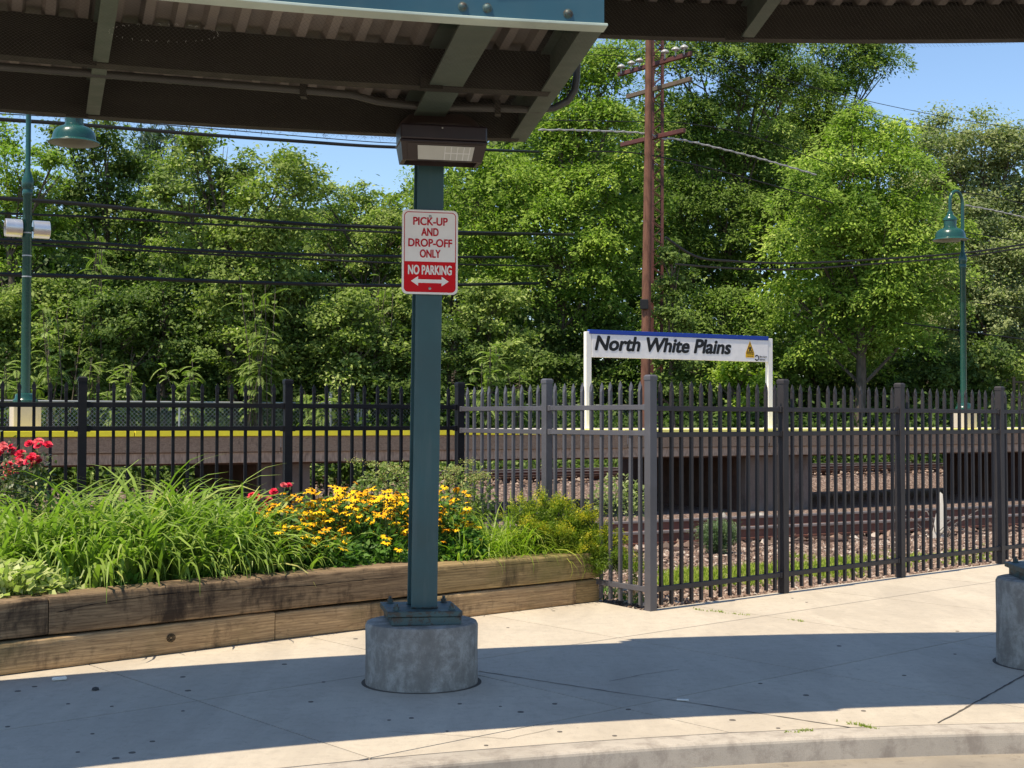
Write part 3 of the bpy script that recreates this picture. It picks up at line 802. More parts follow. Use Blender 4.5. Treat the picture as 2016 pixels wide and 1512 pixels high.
mb = MB(); mb.box((0, -.035, -.068), (.466, .216, .010)); mb.build('trim_groove', M['lightbody'], lt, world=False, bevel=.003)
# hood that tapers down to the lens
z1, z2 = -.074, -.160
A_ = [(-.228, -.138), (.228, -.138), (.228, .07), (-.228, .07)]; B_ = [(-.212, -.082), (.212, -.082), (.212, .07), (-.212, .07)]
mb = MB(); vs = [(x, y, z1) for x, y in A_] + [(x, y, z2) for x, y in B_] + [(x * .9, y * .9 + .01, z2) for x, y in B_] + [(x * .88, y * .88 + .01, z2 + .02) for x, y in B_]
fs = [(i, (i + 1) % 4, 4 + (i + 1) % 4, 4 + i) for i in range(4)] + [(4 + i, 4 + (i + 1) % 4, 8 + (i + 1) % 4, 8 + i) for i in range(4)] + [(8 + i, 8 + (i + 1) % 4, 12 + (i + 1) % 4, 12 + i) for i in range(4)]
mb.add(vs, fs); mb.build('hood', M['lightrim'], lt, world=False, fix=True)
def qp(fx, fz):   # point on the sloped front face of the hood
    a = Vector((0, -.138, z1)); b = Vector((0, -.082, z2)); p = a.lerp(b, fz); return Vector((fx * (.228 + (.212 - .228) * fz), p.y, p.z))
nf = Vector((0, -(z1 - z2), -.056)).normalized()
def panel(mb, x0, x1, f0, f1, out, th=.003):
    c = [qp(x0, f0), qp(x1, f0), qp(x1, f1), qp(x0, f1)]
    mb.add([p + nf * (out - th) for p in c] + [p + nf * out for p in c], [(0, 1, 2, 3), (4, 7, 6, 5)] + [(i, 4 + i, 4 + (i + 1) % 4, (i + 1) % 4) for i in range(4)])
mb = MB(); panel(mb, -.86, .90, .05, .98, .004, .006); mb.build('lens_frame', M['lightrim'], lt, world=False, fix=True)
mb = MB(); panel(mb, -.62, .72, .16, .92, .007, .003); mb.build('lens', M['lens'], lt, world=False, fix=True)
for x in (.03, .18, .33, .48, .62):
    mb = MB(); panel(mb, x - .012, x + .012, .18, .90, .0085, .0015); mb.build('lens_rib', M['lensbar'], lt, world=False, fix=True)
mb = MB(); panel(mb, .03, .64, .50, .56, .0088, .0015); mb.build('lens_rib', M['lensbar'], lt, world=False, fix=True)
mb = MB(); mb.box((-.01, -.142, .003), (.008, .006, .008)); mb.build('screw', M['galv'], lt, world=False, bevel=.001)
mb = MB(); mb.box((0, .04, .15), (.12, .12, .06)); mb.build('junction_box', M['girder'], lt, world=False, bevel=.006)
mb = MB(); mb.tube([W(-30, 127, 6.20), W(0, 131, 6.20), W(300, 154, 6.43), W(600, 178, 6.69), W(690, 186, 6.79), W(745, 200, 6.91), W(800, 207, 6.98), W(862, 212, 7.07), W(960, 213, 7.07), W(1060, 216, 7.07), W(1092, 212, 7.07), W(1118, 198, 7.07), W(1131, 178, 7.07), W(1135, 155, 7.07), W(1137, 90, 7.07), W(1138, -10, 7.07)], .0195, 12)
c_ = mb.build('conduit', M['conduit'], smooth=True); tag(c_, 'painted conduit under the low canopy, bending up at its end', 'pipe')
mb = MB(); 
for px, py, Y in ((598, 178, 6.69), (980, 213, 7.07)):
    p = W(px, py, Y); b = MB(); b.box(p, (.03, .06, .075)); b.build('conduit_clip', M['girder'], c_)
# ------------------------------------------------------------------ black picket fence
def pick_mesh():
    mb = MB(); h = .0120
    pts = [(-h, -h), (h, -h), (h, h), (-h, h)]
    z0, z1, z2, z3, z4 = .035, 1.648, 1.672, 1.686, 1.722
    lv = [(z0, 1, 1), (z1, 1, 1), (z2, 1.35, .55), (z3, 1.30, .5), (z4, .12, .12)]
    vs = [(x * a, y * b, z) for z, a, b in lv for x, y in pts]
    fs = [(i * 4 + k, i * 4 + (k + 1) % 4, (i + 1) * 4 + (k + 1) % 4, (i + 1) * 4 + k) for i in range(len(lv) - 1) for k in range(4)]
    fs += [(3, 2, 1, 0), (16, 17, 18, 19)]
    mb.add(vs, fs); o = mb.build('picket', M['fence'], None, world=False); me = o.data; bpy.data.objects.remove(o); return me
PICK = pick_mesh()
def post_mesh():
    mb = MB(); mb.box((0, 0, .87), (.066, .066, 1.74)); o = mb.build('post', M['fence'], None, world=False); me = o.data; bpy.data.objects.remove(o)
    mb = MB(); s = .037; mb.add([(x * s, y * s, z) for z in (1.725, 1.752) for x, y in ((-1, -1), (1, -1), (1, 1), (-1, 1))] + [(x * s * .72, y * s * .72, 1.764) for x, y in ((-1, -1), (1, -1), (1, 1), (-1, 1))],
        [(3, 2, 1, 0), (8, 9, 10, 11)] + [(i * 4 + k, i * 4 + (k + 1) % 4, (i + 1) * 4 + (k + 1) % 4, (i + 1) * 4 + k) for i in range(2) for k in range(4)])
    o = mb.build('post_cap', M['fence'], None, world=False); me2 = o.data; bpy.data.objects.remove(o)
    return me, me2
POST, CAP = post_mesh()
def fence(pts, npk, label, first=True, last=True, posts=None, zs=None, mat=None, rz3=(1.515, 1.328, .155)):
    root = empty('picket_fence', (pts[0][0], pts[0][1], 0), label, 'fence', 'black metal picket fences')
    zs = zs or [0] * len(pts); mat = mat or M['fence']; own = {}
    def swap(me):
        if mat is M['fence']: return me
        if me.name not in own: own[me.name] = me.copy(); own[me.name].materials[0] = mat
        return own[me.name]
    def put(me, name, x, y, rz, z=0):
        o = link(bpy.data.objects.new(name, swap(me)), root); o.location = Vector((x, y, z)) - root.location; o.rotation_euler = (0, 0, rz); return o
    for i, p in enumerate(pts):
        if (i == 0 and not first) or (i == len(pts) - 1 and not last): continue
        a, b = Vector(pts[max(0, i - 1)]), Vector(pts[min(len(pts) - 1, i + 1)]); d = b - a
        rz = math.atan2(d.y, d.x) if posts is None else posts
        o = put(POST, 'post', p[0], p[1], rz, zs[i]); c = link(bpy.data.objects.new('post_cap', swap(CAP)), o)
    for i in range(len(pts) - 1):
        a, b = Vector(pts[i]), Vector(pts[i + 1]); d = (b - a); L = d.length; d.normalize(); rz = math.atan2(d.y, d.x)
        za, zb = zs[i], zs[i + 1]
        for zc in rz3:
            mb = MB(); mb.beam((a.x + d.x * .030, a.y + d.y * .030, zc + za), (b.x - d.x * .030, b.y - d.y * .030, zc + zb), .036, .038)
            mb.build('rail', mat, root, bevel=.002)
            for e_, f_ in ((a, 1), (b, -1)):
                mb = MB(); c0 = Vector((e_.x + d.x * f_ * .047, e_.y + d.y * f_ * .047, zc + za)); mb.box(c0, (.030, .046, .048), Matrix.Rotation(rz, 3, 'Z')); mb.build('bracket', mat, root, bevel=.003)
        n = npk[i] if isinstance(npk, (list, tuple)) else npk
        for k in range(1, n + 1):
            q = a.lerp(b, k / (n + 1)); pk_ = put(PICK, 'picket', q.x, q.y, rz + random.uniform(-.04, .04), za + (zb - za) * k / (n + 1) + random.uniform(-.005, .005)); pk_.rotation_euler.x = random.gauss(0, .0025); pk_.rotation_euler.y = random.gauss(0, .0018)
    return root
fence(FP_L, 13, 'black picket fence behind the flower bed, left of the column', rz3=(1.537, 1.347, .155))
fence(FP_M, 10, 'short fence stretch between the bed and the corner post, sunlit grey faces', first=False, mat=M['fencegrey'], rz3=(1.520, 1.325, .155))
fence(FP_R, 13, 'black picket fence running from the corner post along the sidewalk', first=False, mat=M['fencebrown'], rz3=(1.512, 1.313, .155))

# ------------------------------------------------------------------ tracks
def track(d0, u0, u1, label, ties=True, zb=-.10, label_tie=None):
    root = empty('railway_track', UD((u0 + u1) / 2, d0 + .72, zb), label, 'track', 'railway tracks by the platform')
    for dd in (d0, d0 + 1.435):
        mb = MB(); a, b = UD(u0, dd), UD(u1, dd)
        def s(z, wd, h): mb.beam(a + Vector((0, 0, z)), b + Vector((0, 0, z)), wd, h)
        s(zb + .065, .14, .025); s(zb + .125, .022, .095); mb.build('rail', M['rail'], root)
        mb = MB(); mb.beam(a + Vector((0, 0, zb + .190)), b + Vector((0, 0, zb + .190)), .072, .036); mb.build('rail_head', M['railtop'], root, bevel=.006)
    if ties:
        u = u0 + .2; me = None
        while u < u1:
            c = UD(u + random.uniform(-.04, .04), d0 + .72 + random.uniform(-.05, .05), zb + random.uniform(-.02, .012))
            if me is None:
                mb = MB(); mb.box((0, 0, -.04), (.22, 2.6, .17)); o = mb.build('tie', M['tie'], None, world=False, bevel=0); me = o.data; bpy.data.objects.remove(o)
            o = link(bpy.data.objects.new('tie', me), root); o.location = c - root.location; o.rotation_euler = (0, 0, math.atan2(T_.y, T_.x) + random.uniform(-.03, .03))
            u += .61
    return root
# u along the tracks: the picture shows roughly u = 4 .. 18 at the near track
track(13.2, -2, 24, 'near rusty railway track just beyond the gravel strip')
tr = track(30.6, 6, 44, 'rusty track with pale ballast, seen beneath the platform', zb=-.14)
tr = track(35.5, 4, 50, 'farthest track, close to the chain-link fence', zb=-.10)
# third rail guard along the near track
tg = empty('third_rail', UD(12, 16.6, 0), 'low brown third rail and cover board behind the near track', 'rail')
mb = MB(); mb.beam(UD(9.4, 30.0, -.02), UD(44, 30.0, -.02), .26, .05); mb.build('cover_board', M['tie'], tg)
mb = MB(); mb.beam(UD(9.4, 30.02, -.12), UD(44, 30.02, -.12), .08, .10); mb.build('rail', M['rail'], tg)
tg['label'] = 'long rusty third rail with brown cover board beneath the platform'

# ------------------------------------------------------------------ platform
PD = 22.75; PZ = 1.225
plat = empty('station_platform', UD(14, PD, 0), 'raised station platform with yellow edge and wooden fascia boards', 'platform')
U0, U1 = -2.0, 42.0
mb = MB(); 
def slabbox(mb, u0, u1, d0, d1, z0, z1):
    c = UD((u0 + u1) / 2, (d0 + d1) / 2, (z0 + z1) / 2); mb.box(c, (u1 - u0, d1 - d0, z1 - z0), Matrix((T_, N_, Vector((0, 0, 1)))).transposed())
slabbox(mb, U0, U1, PD + .02, PD + 5.2, PZ - .30, PZ - .012); mb.build('deck', M['plat'], plat)
u = U0; k = 0
while u < U1:
    L = 2.44; mb = MB(); slabbox(mb, u + .006, u + L - .006, PD - .03, PD + .6, PZ - .10, PZ)
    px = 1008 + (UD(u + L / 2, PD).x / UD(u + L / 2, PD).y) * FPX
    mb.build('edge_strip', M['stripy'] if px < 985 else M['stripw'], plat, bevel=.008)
    u += L
u = U0 - 1.1
while u < U1:
    L = 3.66; dz = random.uniform(-.006, .006); mb = MB(); slabbox(mb, u + .008, u + L - .008, PD + random.uniform(0, .012), PD + .09, PZ - .375 + dz, PZ - .106); o = mb.build('fascia_board', M['platwood'], plat, bevel=.006)
    u += L
u = U0 - .3
while u < U1:
    L = 2.9; mb = MB(); slabbox(mb, u + .006, u + L - .006, PD + .05, PD + .13, PZ - .565, PZ - .382); mb.build('lower_board', M['platwood2'], plat, bevel=.005)
    u += L
mb = MB(); slabbox(mb, U0, U1, PD + .2, PD + .4, PZ - .60, PZ - .31); slabbox(mb, U0, U1, PD + 4.6, PD + 4.8, PZ - .60, PZ - .31); mb.build('stringer', M['pierrust'], plat)
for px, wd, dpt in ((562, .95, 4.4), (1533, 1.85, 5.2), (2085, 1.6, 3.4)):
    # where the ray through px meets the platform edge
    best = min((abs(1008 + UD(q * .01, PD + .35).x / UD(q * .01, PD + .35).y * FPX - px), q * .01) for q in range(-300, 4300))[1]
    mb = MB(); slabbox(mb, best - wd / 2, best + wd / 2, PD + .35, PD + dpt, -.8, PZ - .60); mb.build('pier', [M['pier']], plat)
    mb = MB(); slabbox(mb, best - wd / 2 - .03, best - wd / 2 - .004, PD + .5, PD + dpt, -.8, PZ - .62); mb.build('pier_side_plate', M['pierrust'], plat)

# ------------------------------------------------------------------ lamps
def lamp(base, tip_dir, label, H=5.55, cans=False, r=.235):
    root = empty('platform_lamp', base, label, 'lamp', 'green gooseneck lamps on the platform')
    mb = MB(); mb.box((0, 0, .22), (.44, .44, .44)); mb.build('concrete_block', M['block'], root, world=False, bevel=.012)
    root.rotation_euler = (0, 0, math.atan2(T_.y, T_.x))
    mb = MB(); mb.lathe([(.20, .44), (.20, .50), (.17, .53), (.16, .60), (.11, .62)], 24); mb.build('base_collar', M['lampgreen'], root, world=False, smooth=True)
    mb = MB(); mb.lathe([(.078, .55), (.072, 3.9), (.088, 3.92), (.088, 3.98), (.072, 4.02), (.098, 4.06), (.098, 4.16), (.066, 4.26), (.042, 4.34), (.042, H - .42)], 20); mb.build('pole', M['lampgreen'], root, world=False, smooth=True)
    q = Vector(tip_dir).normalized(); pts = []
    for k in range(15):
        a = math.pi * k / 14; pts.append(Vector((0, 0, H - .42)) + q * (r - r * math.cos(a)) + Vector((0, 0, r * 1.35 * math.sin(a))))
    e = pts[-1]; pts.append(e - Vector((0, 0, .25)))
    mb = MB(); mb.tube([(0, 0, H - .43)] + pts, .040, 12); mb.build('gooseneck', M['lampgreen'], root, world=False, smooth=True)
    c = pts[-1]
    prof = [(.05, .02), (.07, .0), (.07, -.05), (.11, -.10), (.16, -.15), (.165, -.20), (.15, -.21), (.15, -.36), (.165, -.37), (.165, -.39), (.22, -.405), (.29, -.44), (.335, -.50), (.355, -.57), (.36, -.635), (.375, -.64), (.42, -.665), (.43, -.68), (.42, -.685)]
    s = root.rotation_euler.z
    sh = MB(); sh.lathe(prof, 40, tuple(c), cap=False); shade = sh.build('lamp_shade', M['lampgreen'], root, world=False, smooth=True)
    sh = MB(); sh.lathe([(.418, -.684), (.35, -.63), (.33, -.55), (.24, -.45), (.01, -.42)], 40, tuple(c), cap=False); sh.build('reflector', M['lampin'], root, world=False, smooth=True)
    if cans:
        arm = MB(); arm.tube([(-.22, 0, 3.36), (.22, 0, 3.36)], .04, 10); arm.build('bracket', M['lampgreen'], root, world=False)
        for sx in (-1, 1):
            b = MB(); b.lathe([(.13, .09), (.15, .09), (.15, .345), (.144, .352), (.144, .10)], 32)
            mb = MB(); mb.add([(v[2] * sx, v[1], v[0] + 3.36) for v in b.v], b.f); mb.build('cylinder_speaker', M['can'], root, world=False, fix=True, smooth=True)
        for zc in (3.28, 2.55, 2.9): 
            mb = MB(); mb.lathe([(.079, zc), (.079, zc + .02)], 18); mb.build('band', M['galv'], root, world=False)
    return root
def plat_pt(px, back):
    best = min((abs(1008 + UD(q * .01, PD + back).x / UD(q * .01, PD + back).y * FPX - px), q * .01) for q in range(-300, 4300))[1]
    return UD(best, PD + back, PZ)
lp1 = plat_pt(1897, .75); lp2 = plat_pt(50, .75)
lamp(lp1, (-1, .0, 0), 'green gooseneck platform lamp with a bell shade, without cylinders', 5.93, r=.21)
lamp(lp2, (.98, .0, 0), 'green gooseneck platform lamp carrying two silver cylinders', 6.22, True, .37)

# ------------------------------------------------------------------ station name sign
sa_, sb_ = plat_pt(1157, .55), plat_pt(1514, .55)
st = empty('station_sign', sa_, 'long white North White Plains sign with blue top bar', 'sign', rotz=math.atan2((sb_ - sa_).y, (sb_ - sa_).x))
LS = (sb_ - sa_).length
pw = .13
for x in (0, LS):
    mb = MB(); mb.box((x, 0, 1.0), (pw, .10, 1.98)); mb.build('post', M['white'], st, world=False, bevel=.006)
    mb = MB(); mb.box((x, 0, .015), (.22, .2, .03)); mb.build('foot_plate', M['white'], st, world=False, bevel=.004)
z0, z1 = 1.47, 2.03
mb = MB(); mb.box((LS / 2, -.02, (z0 + z1 - .085) / 2), (LS - pw - .01, .07, z1 - z0 - .085)); mb.build('sign_board', M['signwhite'], st, world=False, bevel=.004)
mb = MB(); mb.box((LS / 2 - .03, -.022, z1 - .04), (LS - pw + .06, .085, .085)); mb.build('blue_bar', M['blue'], st, world=False, bevel=.004)
text_mesh('lettering', 'North White Plains', .41, M['black'], st, (pw / 2 + .05, -.058, 1.625), 0, shear=.22, align='LEFT', width=LS * .735, spacing=.98, fat=.0145)
tri = [(-.115, 0), (.115, 0), (0, .215)]
wx = LS * .878
def poly3(name, mat, pts, x, z, y): 
    mb = MB(); plate(mb, [(x + a, z + b) for a, b in pts], y - .002, y); return mb.build(name, mat, st, world=False, fix=True)
poly3('warning_panel', M['yellow'], [(-.12, -.10), (.12, -.10), (.12, .0), (.10, .05), (.0, .27), (-.10, .05), (-.12, 0)], wx, 1.655, -.0565)
poly3('warning_triangle', M['black'], [(-.10, .0), (.10, .0), (0, .225)], wx, 1.665, -.059)
poly3('warning_triangle', M['yellow'], [(-.075, .014), (.075, .014), (0, .19)], wx, 1.665, -.0615)
poly3('figure_mark', M['black'], [(-.05, .02), (-.02, .075), (-.045, .09), (.0, .14), (.03, .10), (.012, .07), (.055, .03), (.03, .02), (-.005, .055), (-.02, .02)], wx, 1.665, -.064)
text_mesh('lettering', 'Watch the gap', .05, M['black'], st, (wx, -.0585, 1.625), .0005, width=.20)
text_mesh('lettering', 'Watch the gap', .03, M['black'], st, (wx, -.0585, 1.577), .0005, width=.17)
mb = MB(); ring = [(.065 * math.cos(R(a)), .065 * math.sin(R(a))) for a in range(-150, 151, 20)]; inner = [(.038 * math.cos(R(a)) + .004, .038 * math.sin(R(a))) for a in range(-150, 151, 20)]
for k in range(len(ring) - 1): plate(mb, [ring[k], ring[k + 1], inner[k + 1], inner[k]], -.0585, -.0565)
mb.v = [(x + LS * .918, y, z + 1.555) for x, y, z in mb.v]; mb.build('round_logo', M['black'], st, world=False, fix=True)
text_mesh('lettering', 'Metro-North', .062, M['black'], st, (LS * .918 + .075, -.0585, 1.562), .0005, align='LEFT', width=.20)
text_mesh('lettering', 'Railroad', .062, M['black'], st, (LS * .918 + .075, -.0585, 1.502), .0005, align='LEFT', width=.15)

# ------------------------------------------------------------------ chain-link fence beyond the tracks
cl = empty('chain_link_fence', UD(17, 41.2, 0), 'galvanised chain-link fence beyond the platform, against the bushes', 'fence')
CU0, CU1, CH = 2.0, 30.0, 1.93
mb = MB(); mb.tube([UD(CU0, 41.2, CH), UD(CU1, 41.2, CH)], .03, 8); mb.build('top_rail', M['galv'], cl)
u = CU0
while u < CU1: mb = MB(); mb.tube([UD(u, 41.2, -.2), UD(u, 41.2, CH + .02)], .035, 8); mb.build('post', M['galv'], cl); u += 3.0
for px in (652, 706):
    best = min((abs(1008 + UD(q * .01, 41.0).x / UD(q * .01, 41.0).y * FPX - px), q * .01) for q in range(0, 3000))[1]
    mb = MB(); mb.tube([UD(best, 41.05, -.2), UD(best, 41.05, 2.30)], .045, 8); mb.build('gate_post', M['galv'], cl)
    for k in range(5): mb = MB(); mb.lathe([(.05, 0), (.07, .02), (.05, .05)], 8, tuple(UD(best, 41.05, 1.95 + k * .075))); mb.build('insulator', M['porcelain'], cl)
q = []
dd_ = .13; H_ = CH + .1
for s_ in (1, -1):
    for k in range(int((CU1 - CU0 + H_) / dd_) + 1):
        u0 = CU0 + k * dd_ - (H_ if s_ > 0 else 0); a = (u0, -.1) if s_ > 0 else (u0 + 0, -.1); b = (u0 + s_ * H_, CH)
        if s_ < 0: a, b = (u0, -.1), (u0 - H_, CH)
        if min(a[0], b[0]) < CU0 or max(a[0], b[0]) > CU1: continue
        A_ = UD(a[0], 41.22, a[1]); B_ = UD(b[0], 41.22, b[1]); n_ = T_ * .006 * 1.0
        q.append([A_ - n_, A_ + n_, B_ + n_, B_ - n_])
tag(np_mesh('wire_mesh', np.array([[tuple(p) for p in f] for f in q]), M['galv'], cl), kind='stuff')
# gate at the far right
gt = empty('steel_gate', W(2016, 800, 42), 'grey barred steel gate at the edge of the trees', 'gate')
gy = 42
for px in (1996, 2052):
    mb = MB(); mb.beam(W(px, 860, gy), W(px, 742, gy), .07, .07, (0, 1, 0)); mb.build('gate_post', M['girder'], gt)
mb = MB(); mb.beam(W(1996, 752, gy), W(2052, 752, gy), .05, .05); mb.beam(W(1996, 782, gy), W(2052, 782, gy), .04, .04); mb.build('gate_frame', M['girder'], gt)
for px in (2006, 2014, 2022, 2030, 2038, 2046):
    mb = MB(); mb.beam(W(px, 860, gy), W(px, 752, gy), .03, .03, (0, 1, 0)); mb.build('bar', M['girder'], gt)

# ------------------------------------------------------------------ utility pole, lattice tower, wires
PY = 40.0
pole = empty('utility_pole', W(1271, 830, PY), 'tall reddish wooden utility pole with insulator crossarms', 'pole')
mb = MB(); pts = [W(1268, 860, PY), W(1271, 740, PY), W(1273, 560, PY), W(1275, 400, PY), W(1276.5, 250, PY), W(1278, 80, PY), W(1279, 20, PY)]
mb.tube(pts, [.148, .142, .135, .125, .115, .108, .104], 16); mb.build('shaft', M['pole'], pole, smooth=True)
arms = [((1219, 143), (1363, 101), M['lattice']), ((1236, 187), (1363, 151), M['armwood']), ((1225, 282), (1350, 253), M['lattice'])]
ends = []
for (a, b, m) in arms:
    A_ = W(a[0], a[1], PY + 1.45); B_ = W(b[0], b[1], PY - 1.1); mb = MB(); mb.beam(A_ + Vector((0, .25, 0)), B_ + Vector((0, .25, 0)), .11, .13); mb.build('crossarm', m, pole, bevel=.01)
for px, py, f in ((1223, 128, 1.25), (1243, 121, .9), (1259, 116, .6), (1309, 99, -.25), (1330, 94, -.6), (1347, 90, -.95)):
    p = W(px, py + 6, PY + f + .2); b = MB(); b.lathe([(.02, -.17), (.02, -.03), (.045, -.02), (.045, .0), (.11, .01), (.125, .03), (.11, .07), (.06, .10), (.045, .115), (.01, .12)], 16, tuple(p)); b.build('insulator', M['porcelain'], pole, smooth=True)
mb = MB(); p = W(1266, 600, PY); mb.box(p + Vector((.02, -.14, 0)), (.24, .12, .3)); mb.build('cable_guard', M['cable'], pole, bevel=.02)
lat = empty('lattice_mast', W(1292, 830, 41), 'rust red lattice steel mast close behind the wooden pole', 'mast')
x0, x1 = 1284.0, 1303.0
for px in (x0, x1):
    for dy in (0, .24):
        mb = MB(); mb.beam(W(px, 860, 41) + Vector((0, dy, 0)), W(px + 2, 10, 41) + Vector((0, dy, 0)), .075, .05, (0, 1, 0)); mb.build('corner_angle', M['lattice'], lat)
k = 0; mbs = MB(); y = 840
while y > 15:
    a, b = (x0, x1) if k % 2 else (x1, x0)
    for dy in (0, .24): mbs.beam(W(a + (840 - y) * .0024, y, 41) + Vector((0, dy, 0)), W(b + (840 - y) * .0024, y - 15, 41) + Vector((0, dy, 0)), .02, .065, (0, 1, 0))
    y -= 15; k += 1
tag(mbs.build('lacing', M['lattice'], lat), kind='stuff')

def wire(name, pts, r, label, mat='cable', twist=False, group='wires strung along the tracks'):
    """pts: (px, py, Y)"""
    P_ = [W(*p) for p in pts]; out = []
    for i in range(len(P_) - 1):
        p0 = P_[max(i - 1, 0)]; p1 = P_[i]; p2 = P_[i + 1]; p3 = P_[min(i + 2, len(P_) - 1)]
        for k in range(12):
            t_ = k / 12; out.append(.5 * ((2 * p1) + (p2 - p0) * t_ + (2 * p0 - 5 * p1 + 4 * p2 - p3) * t_ * t_ + (3 * p1 - p0 - 3 * p2 + p3) * t_ ** 3))
    out.append(P_[-1]); mb = MB()
    if twist:
        n = len(out); fine = []
        for i in range(len(out) - 1):
            L = (out[i + 1] - out[i]).length; m = max(1, int(L / .05))
            for k in range(m): fine.append(out[i].lerp(out[i + 1], k / m))
        mb.tube(fine, r * .55, 5)
        hel = [p + Vector((0, math.cos(k * .8), math.sin(k * .8))) * r * .6 for k, p in enumerate(fine)]
        mb.tube(hel, r * .5, 5)
    else: mb.tube(out, r, 6)
    o = mb.build(name, M[mat], None, smooth=True); return tag(o, label, 'wire', group)
def py_(px): return 40.0 + (px - 1271) * .0095       # distance of the wire plane, which runs along the tracks
def wl(pts, k=1.0): return [(a, b, py_(a) * k * (1 + max(0, a - 930) / 200 * .22 * (pts[0][0] < 0))) for a, b in pts]
wire('overhead_wire', wl([(-60, 385), (0, 390), (163, 402), (400, 425), (600, 441), (790, 449), (900, 457), (1130, 462)]), .050, 'thick black bundle, uppermost of the wires crossing the parking sign')
wire('overhead_wire', wl([(-60, 416), (0, 420), (200, 428), (400, 441), (790, 458), (1020, 463)]), .028, 'thin black wire just under the thick bundle')
wire('overhead_wire', wl([(-60, 468), (0, 472), (200, 480), (400, 494), (600, 501), (790, 505), (1010, 507)]), .042, 'black cable passing behind the sign at its ONLY line')
wire('overhead_wire', wl([(-60, 476), (0, 479), (200, 489), (400, 500), (600, 510), (790, 518), (1080, 524)]), .026, 'thin black wire parting from the cable behind the ONLY line')
wire('overhead_wire', wl([(-60, 536), (0, 540), (200, 545), (400, 553), (600, 559), (790, 562), (1060, 558)]), .050, 'lowest thick black cable, passing behind the sign arrow')
wire('overhead_wire', wl([(-60, 230), (0, 235), (163, 246), (400, 265), (600, 279), (700, 286), (785, 290), (950, 295), (1060, 299)]), .045, 'black cable close under the low canopy')
wire('overhead_wire', wl([(-60, 221), (0, 224), (163, 233), (400, 252), (700, 277), (785, 282)]), .012, 'hair thin wire just above the cable under the canopy')
wire('overhead_wire', wl([(1310, 467), (1370, 505), (1440, 514), (1560, 518), (1700, 512), (1897, 498), (2016, 481), (2080, 472)], .8), .030, 'upper of two sagging cables left of the bell lamp')
wire('overhead_wire', wl([(1330, 520), (1440, 528), (1560, 530), (1700, 521), (1897, 505), (2016, 487), (2080, 477)], .8), .026, 'lower of two sagging cables left of the bell lamp', 'cable')
wire('overhead_wire', wl([(1060, 256), (1130, 256), (1265, 262), (1300, 272), (1350, 277), (1480, 308), (1610, 345)]), .040, 'grey twisted cable fixed to the lowest crossarm', 'cablegrey', True)
wire('overhead_wire', wl([(1040, 90), (1219, 96), (1363, 101), (1500, 146), (1670, 190), (1850, 228), (2060, 262)]), .010, 'thin wire from the crossarm end towards the blue sky', 'cable')
wire('overhead_wire', wl([(1040, 104), (1230, 110), (1366, 114), (1500, 165), (1700, 220), (1900, 262), (2060, 292)]), .010, 'second thin wire below the one crossing the blue sky', 'cable')
wire('overhead_wire', wl([(1345, 95), (1450, 125), (1560, 160), (1660, 186)]), .010, 'short thin wire among the treetops beside the pole', 'cable')
wire('overhead_wire', wl([(1300, 125), (1370, 140), (1500, 200), (1640, 245)]), .010, 'thin wire leaving the pole between two crossarms', 'cable')
wire('overhead_wire', wl([(1060, 236), (1265, 240), (1350, 243), (1470, 265), (1640, 325)]), .014, 'thin dark wire above the grey twisted cable')
wire('overhead_wire', wl([(1160, 298), (1265, 303), (1400, 332), (1560, 376), (1640, 400)]), .020, 'dark cable slanting down below the lowest crossarm')
wire('overhead_wire', wl([(1890, 378), (1950, 386), (2016, 402), (2080, 420)]), .016, 'thin wire leaving the top of the bell lamp', 'cable')
wire('overhead_wire', wl([(1900, 404), (1960, 415), (2016, 428), (2080, 444)]), .034, 'twisted grey cable beside the bell lamp neck', 'cablegrey', True)
wire('overhead_wire', wl([(1905, 458), (2016, 476), (2080, 488)]), .016, 'thin wire beside the bell lamp shade', 'cable')
wire('overhead_wire', wl([(1780, 636), (1897, 652), (2016, 668), (2080, 676)]), .024, 'lowest dark wire, crossing the bell lamp pole', 'cable')
wire('overhead_wire', wl([(1910, 594), (2016, 607), (2080, 613)]), .014, 'thin wire above the lowest dark wire at the bell lamp', 'cable')
# ------------------------------------------------------------------ leaves and blades
def unit(a): return a / (np.linalg.norm(a, axis=-1, keepdims=True) + 1e-9)
def rdir(rng, n): return unit(rng.normal(0, 1, (n, 3)))
def leaf_quads(c, d, nrm, L, wd, fold=.0):
    d = unit(d); s = unit(np.cross(d, nrm)); L = np.asarray(L)[:, None]; wd = np.asarray(wd)[:, None]
    up = unit(np.cross(s, d))
    return np.stack([c, c + d * L * .45 + s * wd * .5 + up * wd * fold, c + d * L, c + d * L * .45 - s * wd * .5 + up * wd * fold], 1)
def blades(rng, base, az, el, L, wd, droop, nseg=7):
    """arching strap leaves: (n*nseg, 4, 3) quads"""
    n = len(az); p = base.copy(); out = []
    h = np.stack([np.cos(az), np.sin(az), 0 * az], 1); side = np.stack([-np.sin(az), np.cos(az), 0 * az], 1)
    tw = rng.normal(0, .35, n); ang = el.copy(); st = L / nseg
    prev = None
    for k in range(nseg + 1):
        t_ = k / nseg; w_ = wd * (1 - max(0, t_ - .35) ** 1.5 * 1.85) * (.6 + .4 * min(1, t_ * 5)); w_ = np.maximum(w_, .0006)
        sd = side * np.cos(tw * t_)[:, None] + np.array([0, 0, 1]) * np.sin(tw * t_)[:, None]
        a, b = p - sd * w_[:, None] / 2, p + sd * w_[:, None] / 2
        if prev is not None: out.append(np.stack([prev[0], prev[1], b, a], 1))
        prev = (a, b)
        p = p + (h * np.cos(ang)[:, None] + np.array([0, 0, 1]) * np.sin(ang)[:, None]) * st[:, None]
        ang = ang - droop * (.4 + 1.9 * t_) / nseg
    q = np.stack(out, 1); return q.reshape(-1, 4, 3), nseg
